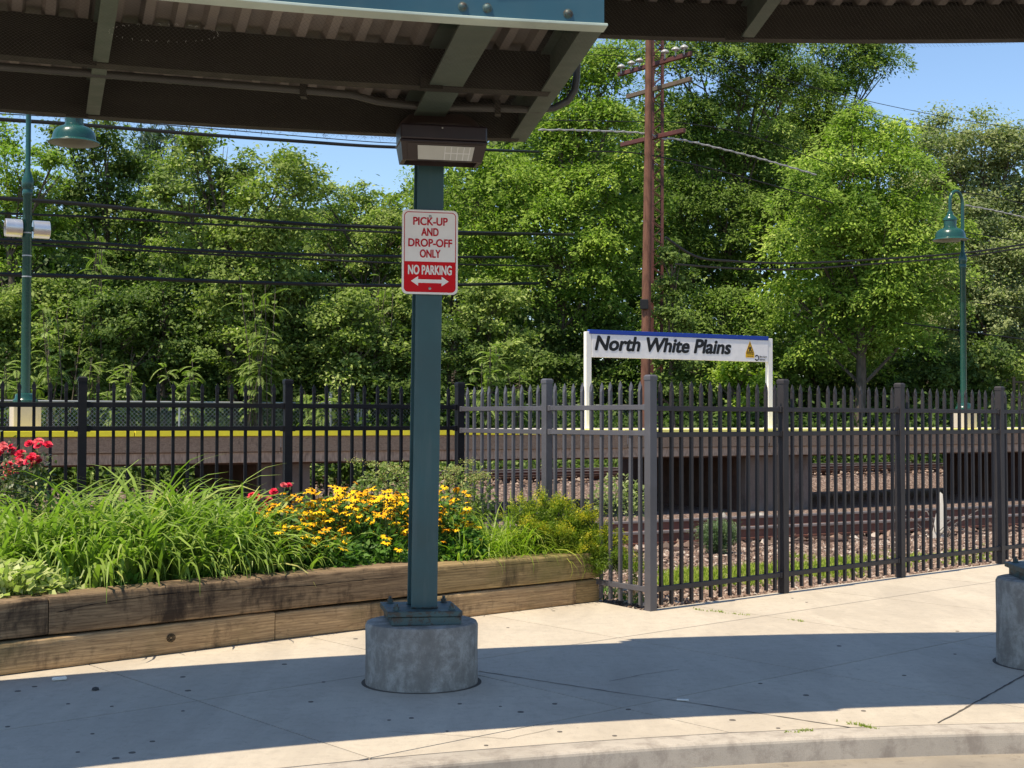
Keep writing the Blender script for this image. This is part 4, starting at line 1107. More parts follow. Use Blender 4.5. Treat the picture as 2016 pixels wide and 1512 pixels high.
def bladeclump(name, c, n, Lr, wr, elr, dr, mat, label, cat, group, seed, spread=.12):
    rng = np.random.default_rng(seed); root = empty(name, c, label, cat, group)
    az = rng.uniform(0, 2 * np.pi, n); rr = np.abs(rng.normal(0, spread, n))
    base = np.array(c) + np.stack([np.cos(az) * rr, np.sin(az) * rr, 0 * az], 1)
    el = np.clip(rng.normal(elr[0], elr[1], n), .35, 1.55); L = rng.uniform(*Lr, n) * (.75 + .35 * (el / 1.5)); wd = rng.uniform(*wr, n)
    droop = rng.uniform(*dr, n) * (1.5 - .55 * (el / 1.5))
    q, ns = blades(rng, base, az + rng.normal(0, .3, n), el, L, wd, droop)
    tint = np.repeat(np.clip(rng.normal(.45, .22, n), 0, 1), ns)
    o = np_mesh('leaves', q, mat, root, tint); return root

ML = {}
ML['lily'] = leafmat('lily_leaf', (.12, .20, .03), (.33, .44, .095), (.62, .56, .22), .36, .42, .2)
ML['limegrass'] = leafmat('lime_leaf', (.16, .26, .03), (.33, .43, .05), (.55, .52, .12), .42, .4)
ML['hosta'] = leafmat('pale_variegated_leaf', (.26, .32, .10), (.52, .56, .26), (.70, .72, .42), .35, .45)
ML['bedleaf'] = leafmat('bed_leaf', (.045, .12, .022), (.14, .26, .05), (.30, .38, .09), .35, .4, .2)
ML['roseleaf'] = leafmat('rose_leaf', (.05, .075, .04), (.14, .17, .08), (.24, .16, .09), .3, .35)
ML['sedum'] = leafmat('sedum_leaf', (.14, .20, .07), (.32, .38, .14), (.50, .34, .18), .3, .5, .1)
ML['juniper'] = leafmat('golden_juniper_leaf', (.05, .11, .015), (.20, .28, .02), (.62, .52, .03), .3, .5)
ML['bluejuniper'] = leafmat('blue_juniper_leaf', (.07, .13, .06), (.18, .25, .13), (.3, .34, .2), .3, .5)
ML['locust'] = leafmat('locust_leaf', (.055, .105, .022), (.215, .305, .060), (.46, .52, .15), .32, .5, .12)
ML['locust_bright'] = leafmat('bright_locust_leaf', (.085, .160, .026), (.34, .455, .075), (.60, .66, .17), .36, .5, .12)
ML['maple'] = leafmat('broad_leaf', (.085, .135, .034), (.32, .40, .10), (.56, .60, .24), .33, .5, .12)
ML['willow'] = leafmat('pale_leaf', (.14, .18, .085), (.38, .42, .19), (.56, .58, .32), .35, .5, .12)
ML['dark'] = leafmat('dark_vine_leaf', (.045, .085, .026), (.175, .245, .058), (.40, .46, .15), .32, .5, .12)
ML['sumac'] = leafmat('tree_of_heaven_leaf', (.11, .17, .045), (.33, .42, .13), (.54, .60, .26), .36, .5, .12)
ML['pine'] = leafmat('pine_needle', (.04, .075, .04), (.11, .155, .085), (.19, .23, .12), .2, .5, .12)
ML['weed'] = leafmat('weed_leaf', (.14, .20, .03), (.30, .36, .06), (.45, .45, .12), .35, .5, .1)
PET = flat('yellow_petal', (.84, .50, .012), .6, spec=.1); PET2 = flat('orange_petal', (.82, .36, .010), .6, spec=.1)
CONE = flat('dark_flower_cone', (.035, .015, .008), .8)
ROSE = flat('red_rose_petal', (.72, .02, .06), .5); ROSE2 = flat('faded_rose_petal', (.66, .12, .13), .55)
STEM = flat('green_stem', (.07, .12, .03), .6)

def bed(px, off, z=.29):
    """a point of the bed, off metres behind the front line, in picture column px"""
    p = line_pt(on_line(px)); dr = Vector((p.x, p.y)).normalized(); q = Vector((p.x, p.y)) + dr * off
    return (q.x, q.y, z)

def flower_mesh(petmat, rng, R_=.031):
    v, f, m = [], [], []
    n = 13
    for k in range(n):
        a = 2 * math.pi * k / n + rng.uniform(-.08, .08); L = R_ * rng.uniform(.9, 1.1); dz = rng.uniform(-.012, .001); w_ = .0058
        c, s = math.cos(a), math.sin(a); b = len(v)
        for r, ww, z in ((.006, .002, .001), (L * .6, w_, .001 + dz * .3), (L, .0018, dz)):
            v += [(c * r - s * ww, s * r + c * ww, z), (c * r + s * ww, s * r - c * ww, z)]
        f += [(b, b + 1, b + 3, b + 2), (b + 2, b + 3, b + 5, b + 4)]; m += [0, 0]
    prof = [(.0068, 0), (.0075, .004), (.0045, .009), (.001, .010)]; b = len(v)
    for r, z in prof:
        for k in range(8): v.append((r * math.cos(k * math.pi / 4), r * math.sin(k * math.pi / 4), z))
    for i in range(3):
        for k in range(8): f.append((b + i * 8 + k, b + i * 8 + (k + 1) % 8, b + (i + 1) * 8 + (k + 1) % 8, b + (i + 1) * 8 + k)); m.append(1)
    me = bpy.data.meshes.new('flower'); me.from_pydata(v, [], f); me.materials.append(petmat); me.materials.append(CONE); me.polygons.foreach_set('material_index', m); return me
_r = random.Random(3)
FL = [flower_mesh(PET, _r), flower_mesh(PET, _r, .028), flower_mesh(PET2, _r, .027), flower_mesh(PET, _r, .034)]
def rose_mesh(rng, R_=.032):
    v, f = [], []
    for lay, (n, r, tilt, z) in enumerate(((7, R_, .25, 0), (6, R_ * .8, .7, .004), (5, R_ * .55, 1.15, .007), (4, R_ * .3, 1.45, .009))):
        for k in range(n):
            a = 2 * math.pi * k / n + lay * .5 + rng.uniform(-.15, .15); c, s = math.cos(a), math.sin(a); b = len(v)
            for t_, ww in ((.05, .25), (.55, .55), (1.0, .38)):
                rr = r * t_ * math.cos(tilt * (1.1 - .4 * t_)); zz = z + r * t_ * math.sin(tilt) + rng.uniform(-.002, .002); w_ = r * ww
                v += [(c * rr - s * w_, s * rr + c * w_, zz), (c * rr * 1.05, s * rr * 1.05, zz - .003), (c * rr + s * w_, s * rr - c * w_, zz)]
            for i in (0, 1): f += [(b + 3 * i, b + 3 * i + 1, b + 3 * i + 4, b + 3 * i + 3), (b + 3 * i + 1, b + 3 * i + 2, b + 3 * i + 5, b + 3 * i + 4)]
    me = bpy.data.meshes.new('bloom'); me.from_pydata(v, [], f); return me
RM = []
for mm in (ROSE, ROSE, ROSE2):
    me = rose_mesh(_r); me.materials.append(mm); RM.append(me)

# ------------------------------------------------------------------ the flower bed
k = 0
LILYG = 'arching daylily clumps massed in the bed'
LP = ['daylily clump at the picture edge over the pale hosta', 'daylily clump in front of the large rose bush', 'back daylily clump between rose bush and lamp block', 'daylily clump just right of the pale hosta', 'back daylily clump beside the first fence post', 'front daylily clump above the dark timber', 'tall back daylily clump with blades up to the fence rail gap', 'middle front daylily clump with blades tipping over the timber', 'tall daylily clump before the dark pier', 'front daylily clump with long bent blades', 'daylily clump below the small red rose', 'shorter daylily clump next to the coneflowers', 'low daylily clump touching the first coneflowers', 'smallest daylily clump, at the foot of the coneflowers']
for px, off, n, sc in ((-30, .98, 200, .9), (70, 1.05, 240, 1.1), (60, 1.6, 220, 1.15), (160, .60, 230, .85), (185, 1.15, 280, 1.2), (255, .60, 260, .98), (290, 1.25, 280, 1.22), (340, .60, 260, .92), (385, 1.05, 280, 1.15), (425, .56, 250, .9), (470, .9, 260, 1.0), (505, .48, 220, .75), (545, .65, 200, .72), (585, .42, 120, .5)):
    k += 1
    bladeclump('daylily', bed(px, off + .13), int(n * .72), (.58 * sc, .88 * sc), (.018, .036), (1.24, .20), (1.4, 2.6), ML['lily'], LP[k - 1], 'daylily', LILYG, 100 + k)
LQ = ['lime lily clump next to the column, low', 'widest lime lily clump right of the column', 'lime lily clump against the golden juniper', 'small lime lily tufts drooping onto the timber under the juniper', 'lime lily clump among the yellow heads right of the column']
for i, (px, off, n, sc) in enumerate(((915, .55, 190, .66), (965, .62, 260, .80), (1005, .75, 260, .88), (1045, .55, 200, .66), (885, .95, 160, .88))):
    k += 1
    bladeclump('lime_daylily', bed(px, off), n, (.40 * sc, .85 * sc), (.008, .014), (1.0, .3), (1.2, 2.5), ML['limegrass'], LQ[i], 'daylily', 'lime green lily clumps beside the column', 200 + k)

def leafy(name, c, n, rad, h, L, mat, label, cat, seed, wl=.55, group=None, up=.4, zlow=0.05):
    """a low leafy plant: leaves through a dome"""
    rng = np.random.default_rng(seed); root = empty(name, c, label, cat, group)
    a = rng.uniform(0, 2 * np.pi, n); r = np.sqrt(rng.uniform(0, 1, n)); hz = np.sqrt(np.maximum(0, 1 - r ** 2 * .85)) * rng.uniform(.25, 1, n) ** .6
    p = np.array(c) + np.stack([np.cos(a) * r * rad[0], np.sin(a) * r * rad[1], zlow + hz * h], 1)
    d = unit(np.stack([np.cos(a), np.sin(a), rng.normal(.1, .45, n)], 1) + rng.normal(0, .55, (n, 3)))
    nn = unit(np.array([-.1, -.25, 1.0]) + rng.normal(0, up, (n, 3)))
    Ls = rng.uniform(.6, 1.25, n) * L
    o = np_mesh('leaves', leaf_quads(p, d, nn, Ls, Ls * wl, .12), mat, root, np.clip(rng.normal(.45, .27, n), 0, 1))
    mb = MB()
    for i in range(14):
        q = p[rng.integers(n)]; mb.tube([c, tuple((np.array(c) * .4 + q * .6)), tuple(q)], [.006, .004, .002], 5)
    mb.build('stems', STEM, root); return root
leafy('hosta', bed(-5, .50), 900, (.40, .26), .25, .075, ML['hosta'], 'pale variegated hosta crowding the bed end above the dark timber', 'hosta', 11, .6, up=.5)
leafy('hosta', bed(85, .45), 420, (.24, .16), .16, .062, ML['hosta'], 'smaller pale hosta beside the larger one, against the timber', 'hosta', 12, .6, up=.5)
for i, (px, off, rr, hh, n) in enumerate(((240, .42, .16, .13, 110), (385, .42, .12, .10, 80), (480, .42, .12, .10, 80))):
    leafy('seedling', bed(px, off), n, (rr, .08), hh, .06, ML['bedleaf'], ('leafy seedling under the daylilies, third timber joint side', 'small light green seedling poking out below the daylily blades', 'small seedling at the foot of the daylilies nearest the yellow flowers')[i], 'seedling', 40 + i)

# black-eyed susans: leafy plants, each flower a part
rng = np.random.default_rng(77)
SUS = [(560, .75, .36, .52, 75, 'coneflower plant nearest the daylily mass, under the red rose'), (625, .90, .40, .66, 95, 'coneflower plant beside the fence post, many yellow heads'),
       (690, .80, .42, .64, 110, 'densest yellow coneflower plant at the middle of the bed'), (700, 1.15, .40, .68, 50, 'coneflower plant standing behind the densest one'), (760, .80, .42, .62, 90, 'coneflower plant just short of the teal column'),
       (640, .52, .30, .34, 12, 'low coneflower plant by the timber with few heads'), (740, .52, .30, .34, 12, 'low coneflower plant by the timber left of the column base'), (850, .85, .36, .68, 45, 'coneflower plant half hidden by the teal column'),
       (885, .62, .26, .48, 20, 'sparse coneflower plant emerging right of the column'), (805, .85, .36, .66, 40, 'coneflower plant behind the column, orange centres')]
for i, (px, off, rad, h, nf_, lab) in enumerate(SUS):
    c = bed(px, off); root = leafy('coneflower', c, 620, (rad, rad * .8), h * .80, .062, ML['bedleaf'], lab, 'flower', 300 + i, .42, 'yellow coneflowers in the middle of the bed', .55)
    stems = MB()
    for k in range(nf_):
        a = rng.uniform(0, 2 * math.pi); r = math.sqrt(rng.uniform(0, 1)) * rad * 1.05; z = h * rng.uniform(.60, 1.05) * (1 - .25 * (r / rad) ** 2)
        if math.sin(a) < 0 and rng.uniform() < .5: z *= .85
        p = Vector((c[0] + math.cos(a) * r, c[1] + math.sin(a) * r * .8, c[2] + z))
        o = link(bpy.data.objects.new('flower', FL[int(rng.integers(4))]), root); o.location = p - root.location
        tiltd = Vector((rng.normal(-.1, .28), rng.normal(-.12, .28), 1)).normalized(); o.rotation_euler = tiltd.to_track_quat('Z', 'Y').to_euler()
        s = rng.uniform(.8, 1.5); o.scale = (s, s, s)
        stems.tube([(c[0] + math.cos(a) * r * .5, c[1] + math.sin(a) * r * .4, c[2]), (c[0] + math.cos(a) * r * .85, c[1] + math.sin(a) * r * .7, c[2] + z * .55), tuple(p)], .0028, 4, False)
    stems.build('flower_stems', STEM, root)
# a skirt of broad leaves along the timber
GC = ['groundcover patch between daylilies and coneflowers on the timber edge', 'leafy groundcover patch under the fullest yellow flowers', 'groundcover patch below the orange centred flowers', 'groundcover patch just left of the column shaft', 'groundcover patch just right of the column shaft', 'groundcover patch ending at the lime lilies']
for i, px in enumerate((610, 665, 720, 775, 870, 905)):
    leafy('bed_groundcover', bed(px, .46), 300, (.24, .12), .12, .065, ML['bedleaf'], GC[i], 'groundcover', 400 + i, .7, 'groundcover along the timber', .6)

def rose(c, spread, h, nb, label, seed, nl=500):
    rng = np.random.default_rng(seed); root = empty('rose_bush', c, label, 'rose bush', 'red rose bushes in the bed'); mb = MB(); pts = []
    for k in range(9 if spread > .2 else 4):
        a = rng.uniform(0, 2 * np.pi); r = spread * rng.uniform(.2, 1); t = Vector((c[0] + math.cos(a) * r, c[1] + math.sin(a) * r * .6, c[2] + h * rng.uniform(.72, 1)))
        m_ = Vector(c).lerp(t, .55) + Vector((rng.normal(0, .03), rng.normal(0, .03), .04)); mb.tube([c, tuple(m_), tuple(t)], [.008, .005, .003], 5); pts += [(Vector(c), m_, t)]
    mb.build('canes', STEM, root)
    n = nl; idx = rng.integers(len(pts), size=n); tt = rng.uniform(.25, 1, n)
    P_ = np.array([tuple((pts[i][1].lerp(pts[i][2], (t - .5) * 2) if t > .5 else pts[i][0].lerp(pts[i][1], t * 2))) for i, t in zip(idx, tt)]) + rng.normal(0, .035 if spread < .2 else .055, (n, 3))
    L = rng.uniform(.025, .05, n)
    np_mesh('leaves', leaf_quads(P_, rdir(rng, n), unit(np.array([-.2, -.4, 1]) + rng.normal(0, .5, (n, 3))), L, L * .6, .1), ML['roseleaf'], root, rng.uniform(0, 1, n))
    for k in range(nb):
        t = pts[k % len(pts)][2] + Vector((rng.normal(0, .035), rng.normal(-.02, .03), rng.normal(.0, .035)))
        o = link(bpy.data.objects.new('bloom', RM[int(rng.integers(3))]), root); o.location = t - root.location
        d = Vector((rng.normal(-.2, .4), rng.normal(-.6, .3), 1)).normalized(); o.rotation_euler = d.to_track_quat('Z', 'Y').to_euler(); s = rng.uniform(.75, 1.25); o.scale = (s, s, s)
rose(bed(55, 1.75, .3), .40, .98, 34, 'large red rose bush at the end of the bed above the daylilies', 5, 1300)
rose(bed(528, 1.55, .3), .14, .66, 9, 'small red rose standing between the daylilies and the fence post', 6, 320)

def shrub_heads(c, n, rad, h, label, seed):
    root = leafy('sedum', c, n, (rad, rad * .8), h, .042, ML['sedum'], label, 'sedum', seed, .5, 'sedums with pinkish heads', .7)
    rng = np.random.default_rng(seed)
    for k in range(9):
        a = rng.uniform(0, 6.28); r = rad * rng.uniform(0, .9); p = np.array([c[0] + math.cos(a) * r, c[1] + math.sin(a) * r * .8, c[2] + h * rng.uniform(.85, 1.1)])
        m_ = 90; d = rng.normal(0, 1, (m_, 3)) * np.array([.035, .035, .012]); L = rng.uniform(.008, .016, m_)
        tag(np_mesh('flower_head', leaf_quads(p + d, rdir(rng, m_), np.tile([0, 0, 1.0], (m_, 1)), L, L * .9), ML['sedum'], root, rng.uniform(.6, 1, m_)), kind='stuff')
shrub_heads(bed(765, 1.6, .3), 1900, .38, .74, 'greenish sedum with pinkish heads behind the coneflowers', 21)
shrub_heads(bed(893, 1.5, .3), 900, .24, .70, 'sedum with dull pink heads right of the column', 22)
shrub_heads(bed(940, 1.2, .3), 500, .16, .72, 'tall thin sedum by the fence post, pink head on top', 23)

def sprigs(root, name, tips, rng, n_per, L, mat, spread, tcol):
    """needle sprays round branch points; tints rise towards the tips"""
    P_, D_, T2 = [], [], []
    for (p, d, tc) in tips:
        t = rng.uniform(0, 1, n_per); q = np.array(p) + np.outer(t, np.array(d)) + rng.normal(0, spread, (n_per, 3))
        P_.append(q); D_.append(unit(np.array(d) / np.linalg.norm(d) * 1.2 + rng.normal(0, .75, (n_per, 3)))); T2.append(np.clip(tc + (t - .5) * .35 + rng.normal(0, .08, n_per), 0, 1))
    P_ = np.concatenate(P_); D_ = np.concatenate(D_); T2 = np.concatenate(T2); Ls = rng.uniform(.6, 1.3, len(P_)) * L
    return np_mesh(name, leaf_quads(P_, D_, rdir(rng, len(P_)), Ls, Ls * .32), mat, root, T2)
def juniper(c, seed, arms, label, mat, L=.022, n_per=60, spread=.018, vs_=1.0):
    rng = np.random.default_rng(seed); root = empty('juniper', c, label, 'shrub'); mb = MB(); tips = []
    for (dx, dy, dz, w_) in arms:
        e = Vector(c) + Vector((dx * 1.08, dy, dz * vs_)); m_ = Vector(c).lerp(e, .5) + Vector((0, 0, .05)); mb.tube([c, tuple(m_), tuple(e)], [.012, .008, .003], 5)
        for k in range(int(26 * w_)):
            t = rng.uniform(.15, 1.0); b = (Vector(c).lerp(m_, t * 2) if t < .5 else m_.lerp(e, (t - .5) * 2)); dr = (e - Vector(c)).normalized()
            d = Vector(unit(np.array(dr) * .8 + rng.normal(0, .55, 3) + np.array([0, 0, .35]))) * rng.uniform(.06, .13)
            tips.append((tuple(b + Vector(rng.normal(0, .03, 3))), tuple(d), t ** 1.5 * (.85 if dz > .05 else .6) + .05))
    mb.build('branches', M['bark'], root); sprigs(root, 'needles', tips, rng, n_per, L, mat, spread, 1)
jc = bed(1100, .35, .28)
jr = np.random.default_rng(9)
arms = [(-.35, .1, .50, 1), (-.22, 0, .55, 1.2), (-.1, .1, .62, 1.4), (.0, .0, .60, 1.3), (.10, -.05, .48, 1.3), (.22, .0, .44, 1.4), (.30, -.05, .32, 1.3), (.40, -.1, .26, 1.3), (.45, -.05, .12, 1.2), (.38, -.12, -.02, 1.1), (.52, -.2, .04, 1), (.25, -.1, .05, 1.4), (.1, -.15, .15, 1.4), (-.05, -.1, .3, 1.3), (-.2, -.1, .35, 1.2), (.05, -.15, .3, 1.3), (.2, -.1, .2, 1.3), (-.3, 0, .25, 1), (0, 0, .15, 1.4), (.3, -.1, .12, 1.3), (.55, -.25, -.02, .9)]
juniper(jc, 9, arms, 'golden juniper with yellow tips sprawling over the end of the timber bed', ML['juniper'], .021, 130, .018, .80)

# ------------------------------------------------------------------ beyond the fence: stones, weeds, oddments
def stones(name, rects, n, smin, smax, seed, label=None, parent=None):
    rng = np.random.default_rng(seed)
    base = np.array([(1, 0, 0), (-1, 0, 0), (0, 1, 0), (0, -1, 0), (0, 0, 1), (0, 0, -1)], float)
    F = np.array([(0, 2, 4), (2, 1, 4), (1, 3, 4), (3, 0, 4), (2, 0, 5), (1, 2, 5), (3, 1, 5), (0, 3, 5)])
    tris = []; tint = []
    for (u0, u1, d0, d1, zz, share) in rects:
        m_ = int(n * share); u = rng.uniform(u0, u1, m_); d = rng.uniform(d0, d1, m_); s = rng.uniform(smin, smax, m_) * rng.uniform(.7, 1.3, m_)
        wx_ = u * T_.x + d * N_.x; wy_ = u * T_.y + d * N_.y
        keep = ((wx_ - fl0.x) * fn.x + (wy_ - fl0.y) * fn.y < -.02) & ((wx_ - e0.x) * en.x + (wy_ - e0.y) * en.y < -.02) if d0 < 12 else np.ones(m_, bool)
        u, d, s = u[keep], d[keep], s[keep]; m_ = len(u)
        z = np.array([zprof(x) if zz is None else zz for x in d]) + s * .25
        C_ = np.outer(u, np.array(T_)) + np.outer(d, np.array(N_)); C_[:, 2] = z
        V_ = base[None] * (rng.uniform(.55, 1.1, (m_, 6, 1)) * s[:, None, None] * .55) + rng.normal(0, .12, (m_, 6, 3)) * s[:, None, None]
        V_[:, :, 2] *= .75
        q = rng.uniform(0, 6.28, m_); cq, sq = np.cos(q)[:, None], np.sin(q)[:, None]
        X, Y_ = V_[:, :, 0] * cq - V_[:, :, 1] * sq, V_[:, :, 0] * sq + V_[:, :, 1] * cq
        V_ = np.stack([X, Y_, V_[:, :, 2]], -1) + C_[:, None]
        tris.append(V_[:, F].reshape(-1, 3, 3)); tint.append(np.repeat(rng.uniform(0, 1, m_), 8))
    return tag(np_mesh(name, np.concatenate(tris), M['stone'], parent, np.concatenate(tint)), label, None, None, 'stuff')
t = NT('crushed_stone'); at = t.n('ShaderNodeAttribute', attribute_name='tint')
col = t.ramp(at.outputs['Fac'], [(0, (.09, .06, .045)), (.35, (.20, .125, .09)), (.65, (.31, .21, .155)), (.88, (.40, .31, .25)), (1, (.55, .49, .42))])
col = t.mix(t.ramp(t.noise(t.coord(), 60, 3), [(.35, g(.3)), (.6, g(0))]), col, (.12, .09, .08)); t.pbr(col, .85); M['stone'] = t.m
def ud(px, py, z): p = WZ(px, py, z); return p.dot(T_), p.dot(N_)
stones('crushed_stone', [(5.2, 17.5, 8.9, 12.9, None, .78), (5.0, 16, 7.9, 9.2, None, .3)], 42000, .026, .050, 31)
stones('track_ballast', [(4, 20, 12.9, 16.4, None, .45), (8, 38, 29.4, 33.5, None, .55)], 12000, .07, .13, 32)

rng = np.random.default_rng(41)
def tufts(name, spots, n, h, mat, seed, label, cat='weeds', rad=.12, wd=.004, lean=1.1, kind='stuff'):
    rng = np.random.default_rng(seed); Q, Tn = [], []
    for (x, y, z, s) in spots:
        m_ = int(n * s); a = rng.uniform(0, 6.28, m_); r = rad * s * np.sqrt(rng.uniform(0, 1, m_)); b = np.stack([x + r * np.cos(a), y + r * np.sin(a), np.full(m_, z)], 1)
        q, ns = blades(rng, b, rng.uniform(0, 6.28, m_), np.clip(rng.normal(lean, .25, m_), .3, 1.5), rng.uniform(.5, 1.1, m_) * h * s ** .5, np.full(m_, wd), rng.uniform(.5, 2, m_), 3)
        Q.append(q); Tn.append(np.repeat(rng.uniform(.1, .9, m_), ns))
    return tag(np_mesh(name, np.concatenate(Q), mat, None, np.concatenate(Tn)), label, None, None, kind)
sp = []
for k in range(260):
    px = rng.uniform(1295, 1700); t_ = rng.uniform(0, 1); yc = 1150 - (px - 1295) * .085 + rng.normal(0, 9)
    p = WZ(px, yc, -.05); sp.append((p.x, p.y, p.z, rng.uniform(.5, 1.2)))
for k in range(40):
    px = rng.uniform(1720, 1960); p = WZ(px, 1098 + rng.normal(0, 8), -.05); sp.append((p.x, p.y, p.z, rng.uniform(.3, .9)))
tufts('grass', sp, 60, .085, ML['weed'], 42, None, wd=.010)
sp = [tuple(WZ(px, py, 0)) + (s,) for px, py, s in ((1215, 1178, .6), (1200, 1168, .8), (1240, 1182, .7), (1190, 1180, .5), (1255, 1186, .5))]
tufts('edge_weeds', sp, 60, .13, ML['bedleaf'], 43, None, wd=.008)
sp = []
for (x0, y0, x1, y1, m_) in ((1366, 1200, 1476, 1212, 34), (1548, 1220, 1582, 1224, 9), (1690, 1428, 1726, 1437, 22), (1572, 1441, 1606, 1440, 16), (1540, 1444, 1572, 1444, 6), (1640, 1419, 1690, 1428, 7)):
    for k in range(m_):
        a = rng.uniform(); p = WZ(x0 + (x1 - x0) * a, y0 + (y1 - y0) * a + rng.normal(0, .8), 0); sp.append((p.x, p.y, 0.0, rng.uniform(.3, .9)))
tufts('joint_weeds', sp, 9, .022, ML['weed'], 44, None, rad=.015, wd=.004)
# dry stalk at the corner post
ds_ = empty('dry_stalk', tuple(WZ(1245, 1186, 0)), 'dry pale stalk growing at the foot of the corner post', 'weed')
mb = MB(); c = WZ(1245, 1186, 0)
for k in range(6):
    a = rng.uniform(0, 6.28); e = c + Vector((math.cos(a) * .08 + .05, math.sin(a) * .05, rng.uniform(.15, .32))); mb.tube([tuple(c), tuple(c.lerp(e, .5) + Vector((.02, 0, .02))), tuple(e)], [.005, .003, .0015], 5)
mb.build('stalks', flat('dry_straw', (.35, .26, .15), .8), ds_)
c = tuple(WZ(1412, 1093, -.05)); jr = np.random.default_rng(12)
juniper(c, 12, [(jr.normal(0, .09), jr.normal(0, .08), jr.uniform(.12, .30), 1) for _ in range(16)], 'small blue-green juniper growing in the gravel by the rail', ML['bluejuniper'], .026, 40, .02)
c = tuple(WZ(1218, 1045, -.05))
leafy('wild_shrub', c, 900, (.42, .3), .72, .065, ML['willow'], 'grey-green wild shrub behind the fence, near the golden juniper', 'shrub', 61, .5, None, .7)
# pale splinter of wood and twigs by the second panel
sp_ = empty('wood_splinter', tuple(WZ(1848, 1060, -.05)), 'pale pointed broken post leaning among grey twigs by the track', 'broken post'); c = Vector(sp_.location)
mb = MB(); mb.add([c + Vector(v) for v in ((-.09, 0, 0), (.08, -.02, 0), (.10, .08, 0), (-.06, .08, 0), (.03, .03, .58), (.06, .02, .55), (.07, .05, .5), (.04, .06, .54))], [(3, 2, 1, 0), (4, 5, 6, 7), (0, 1, 5, 4), (1, 2, 6, 5), (2, 3, 7, 6), (3, 0, 4, 7)]); mb.build('stump', flat('bleached_wood', (.62, .58, .52), .8), sp_)
mb = MB()
for k in range(16):
    a = rng.uniform(0, 6.28); e = c + Vector((math.cos(a) * rng.uniform(.2, .6), math.sin(a) * .25, rng.uniform(.0, .4))); mb.tube([tuple(c + Vector((rng.normal(0, .1), .05, 0))), tuple(c.lerp(e, .5) + Vector((0, 0, rng.uniform(0, .15)))), tuple(e)], .006, 5)
mb.build('twigs', flat('grey_twig', (.22, .19, .17), .8), sp_)
def rock(px, py, w_, h_, label, seed, z=-.1):
    c = WZ(px, py, z); bm = bmesh.new(); bmesh.ops.create_icosphere(bm, subdivisions=3, radius=1)
    for v in bm.verts:
        k = 1 + .35 * noise.noise(v.co * 1.4 + Vector((seed, 0, 0))) + .08 * noise.noise(v.co * 6); v.co = Vector((v.co.x * w_ * k, v.co.y * w_ * .6 * k, v.co.z * h_ * k))
    me = bpy.data.meshes.new('rock'); bm.to_mesh(me); bm.free(); me.materials.append(M['pedestal']); o = link(bpy.data.objects.new('rock', me)); o.location = c; tag(o, label, 'rock', 'grey rocks between the rails')
rock(1425, 1036, .13, .17, 'smaller grey rock behind the little juniper', 1)
rock(1497, 1032, .26, .15, 'broad flat grey rock between the near rails', 4)

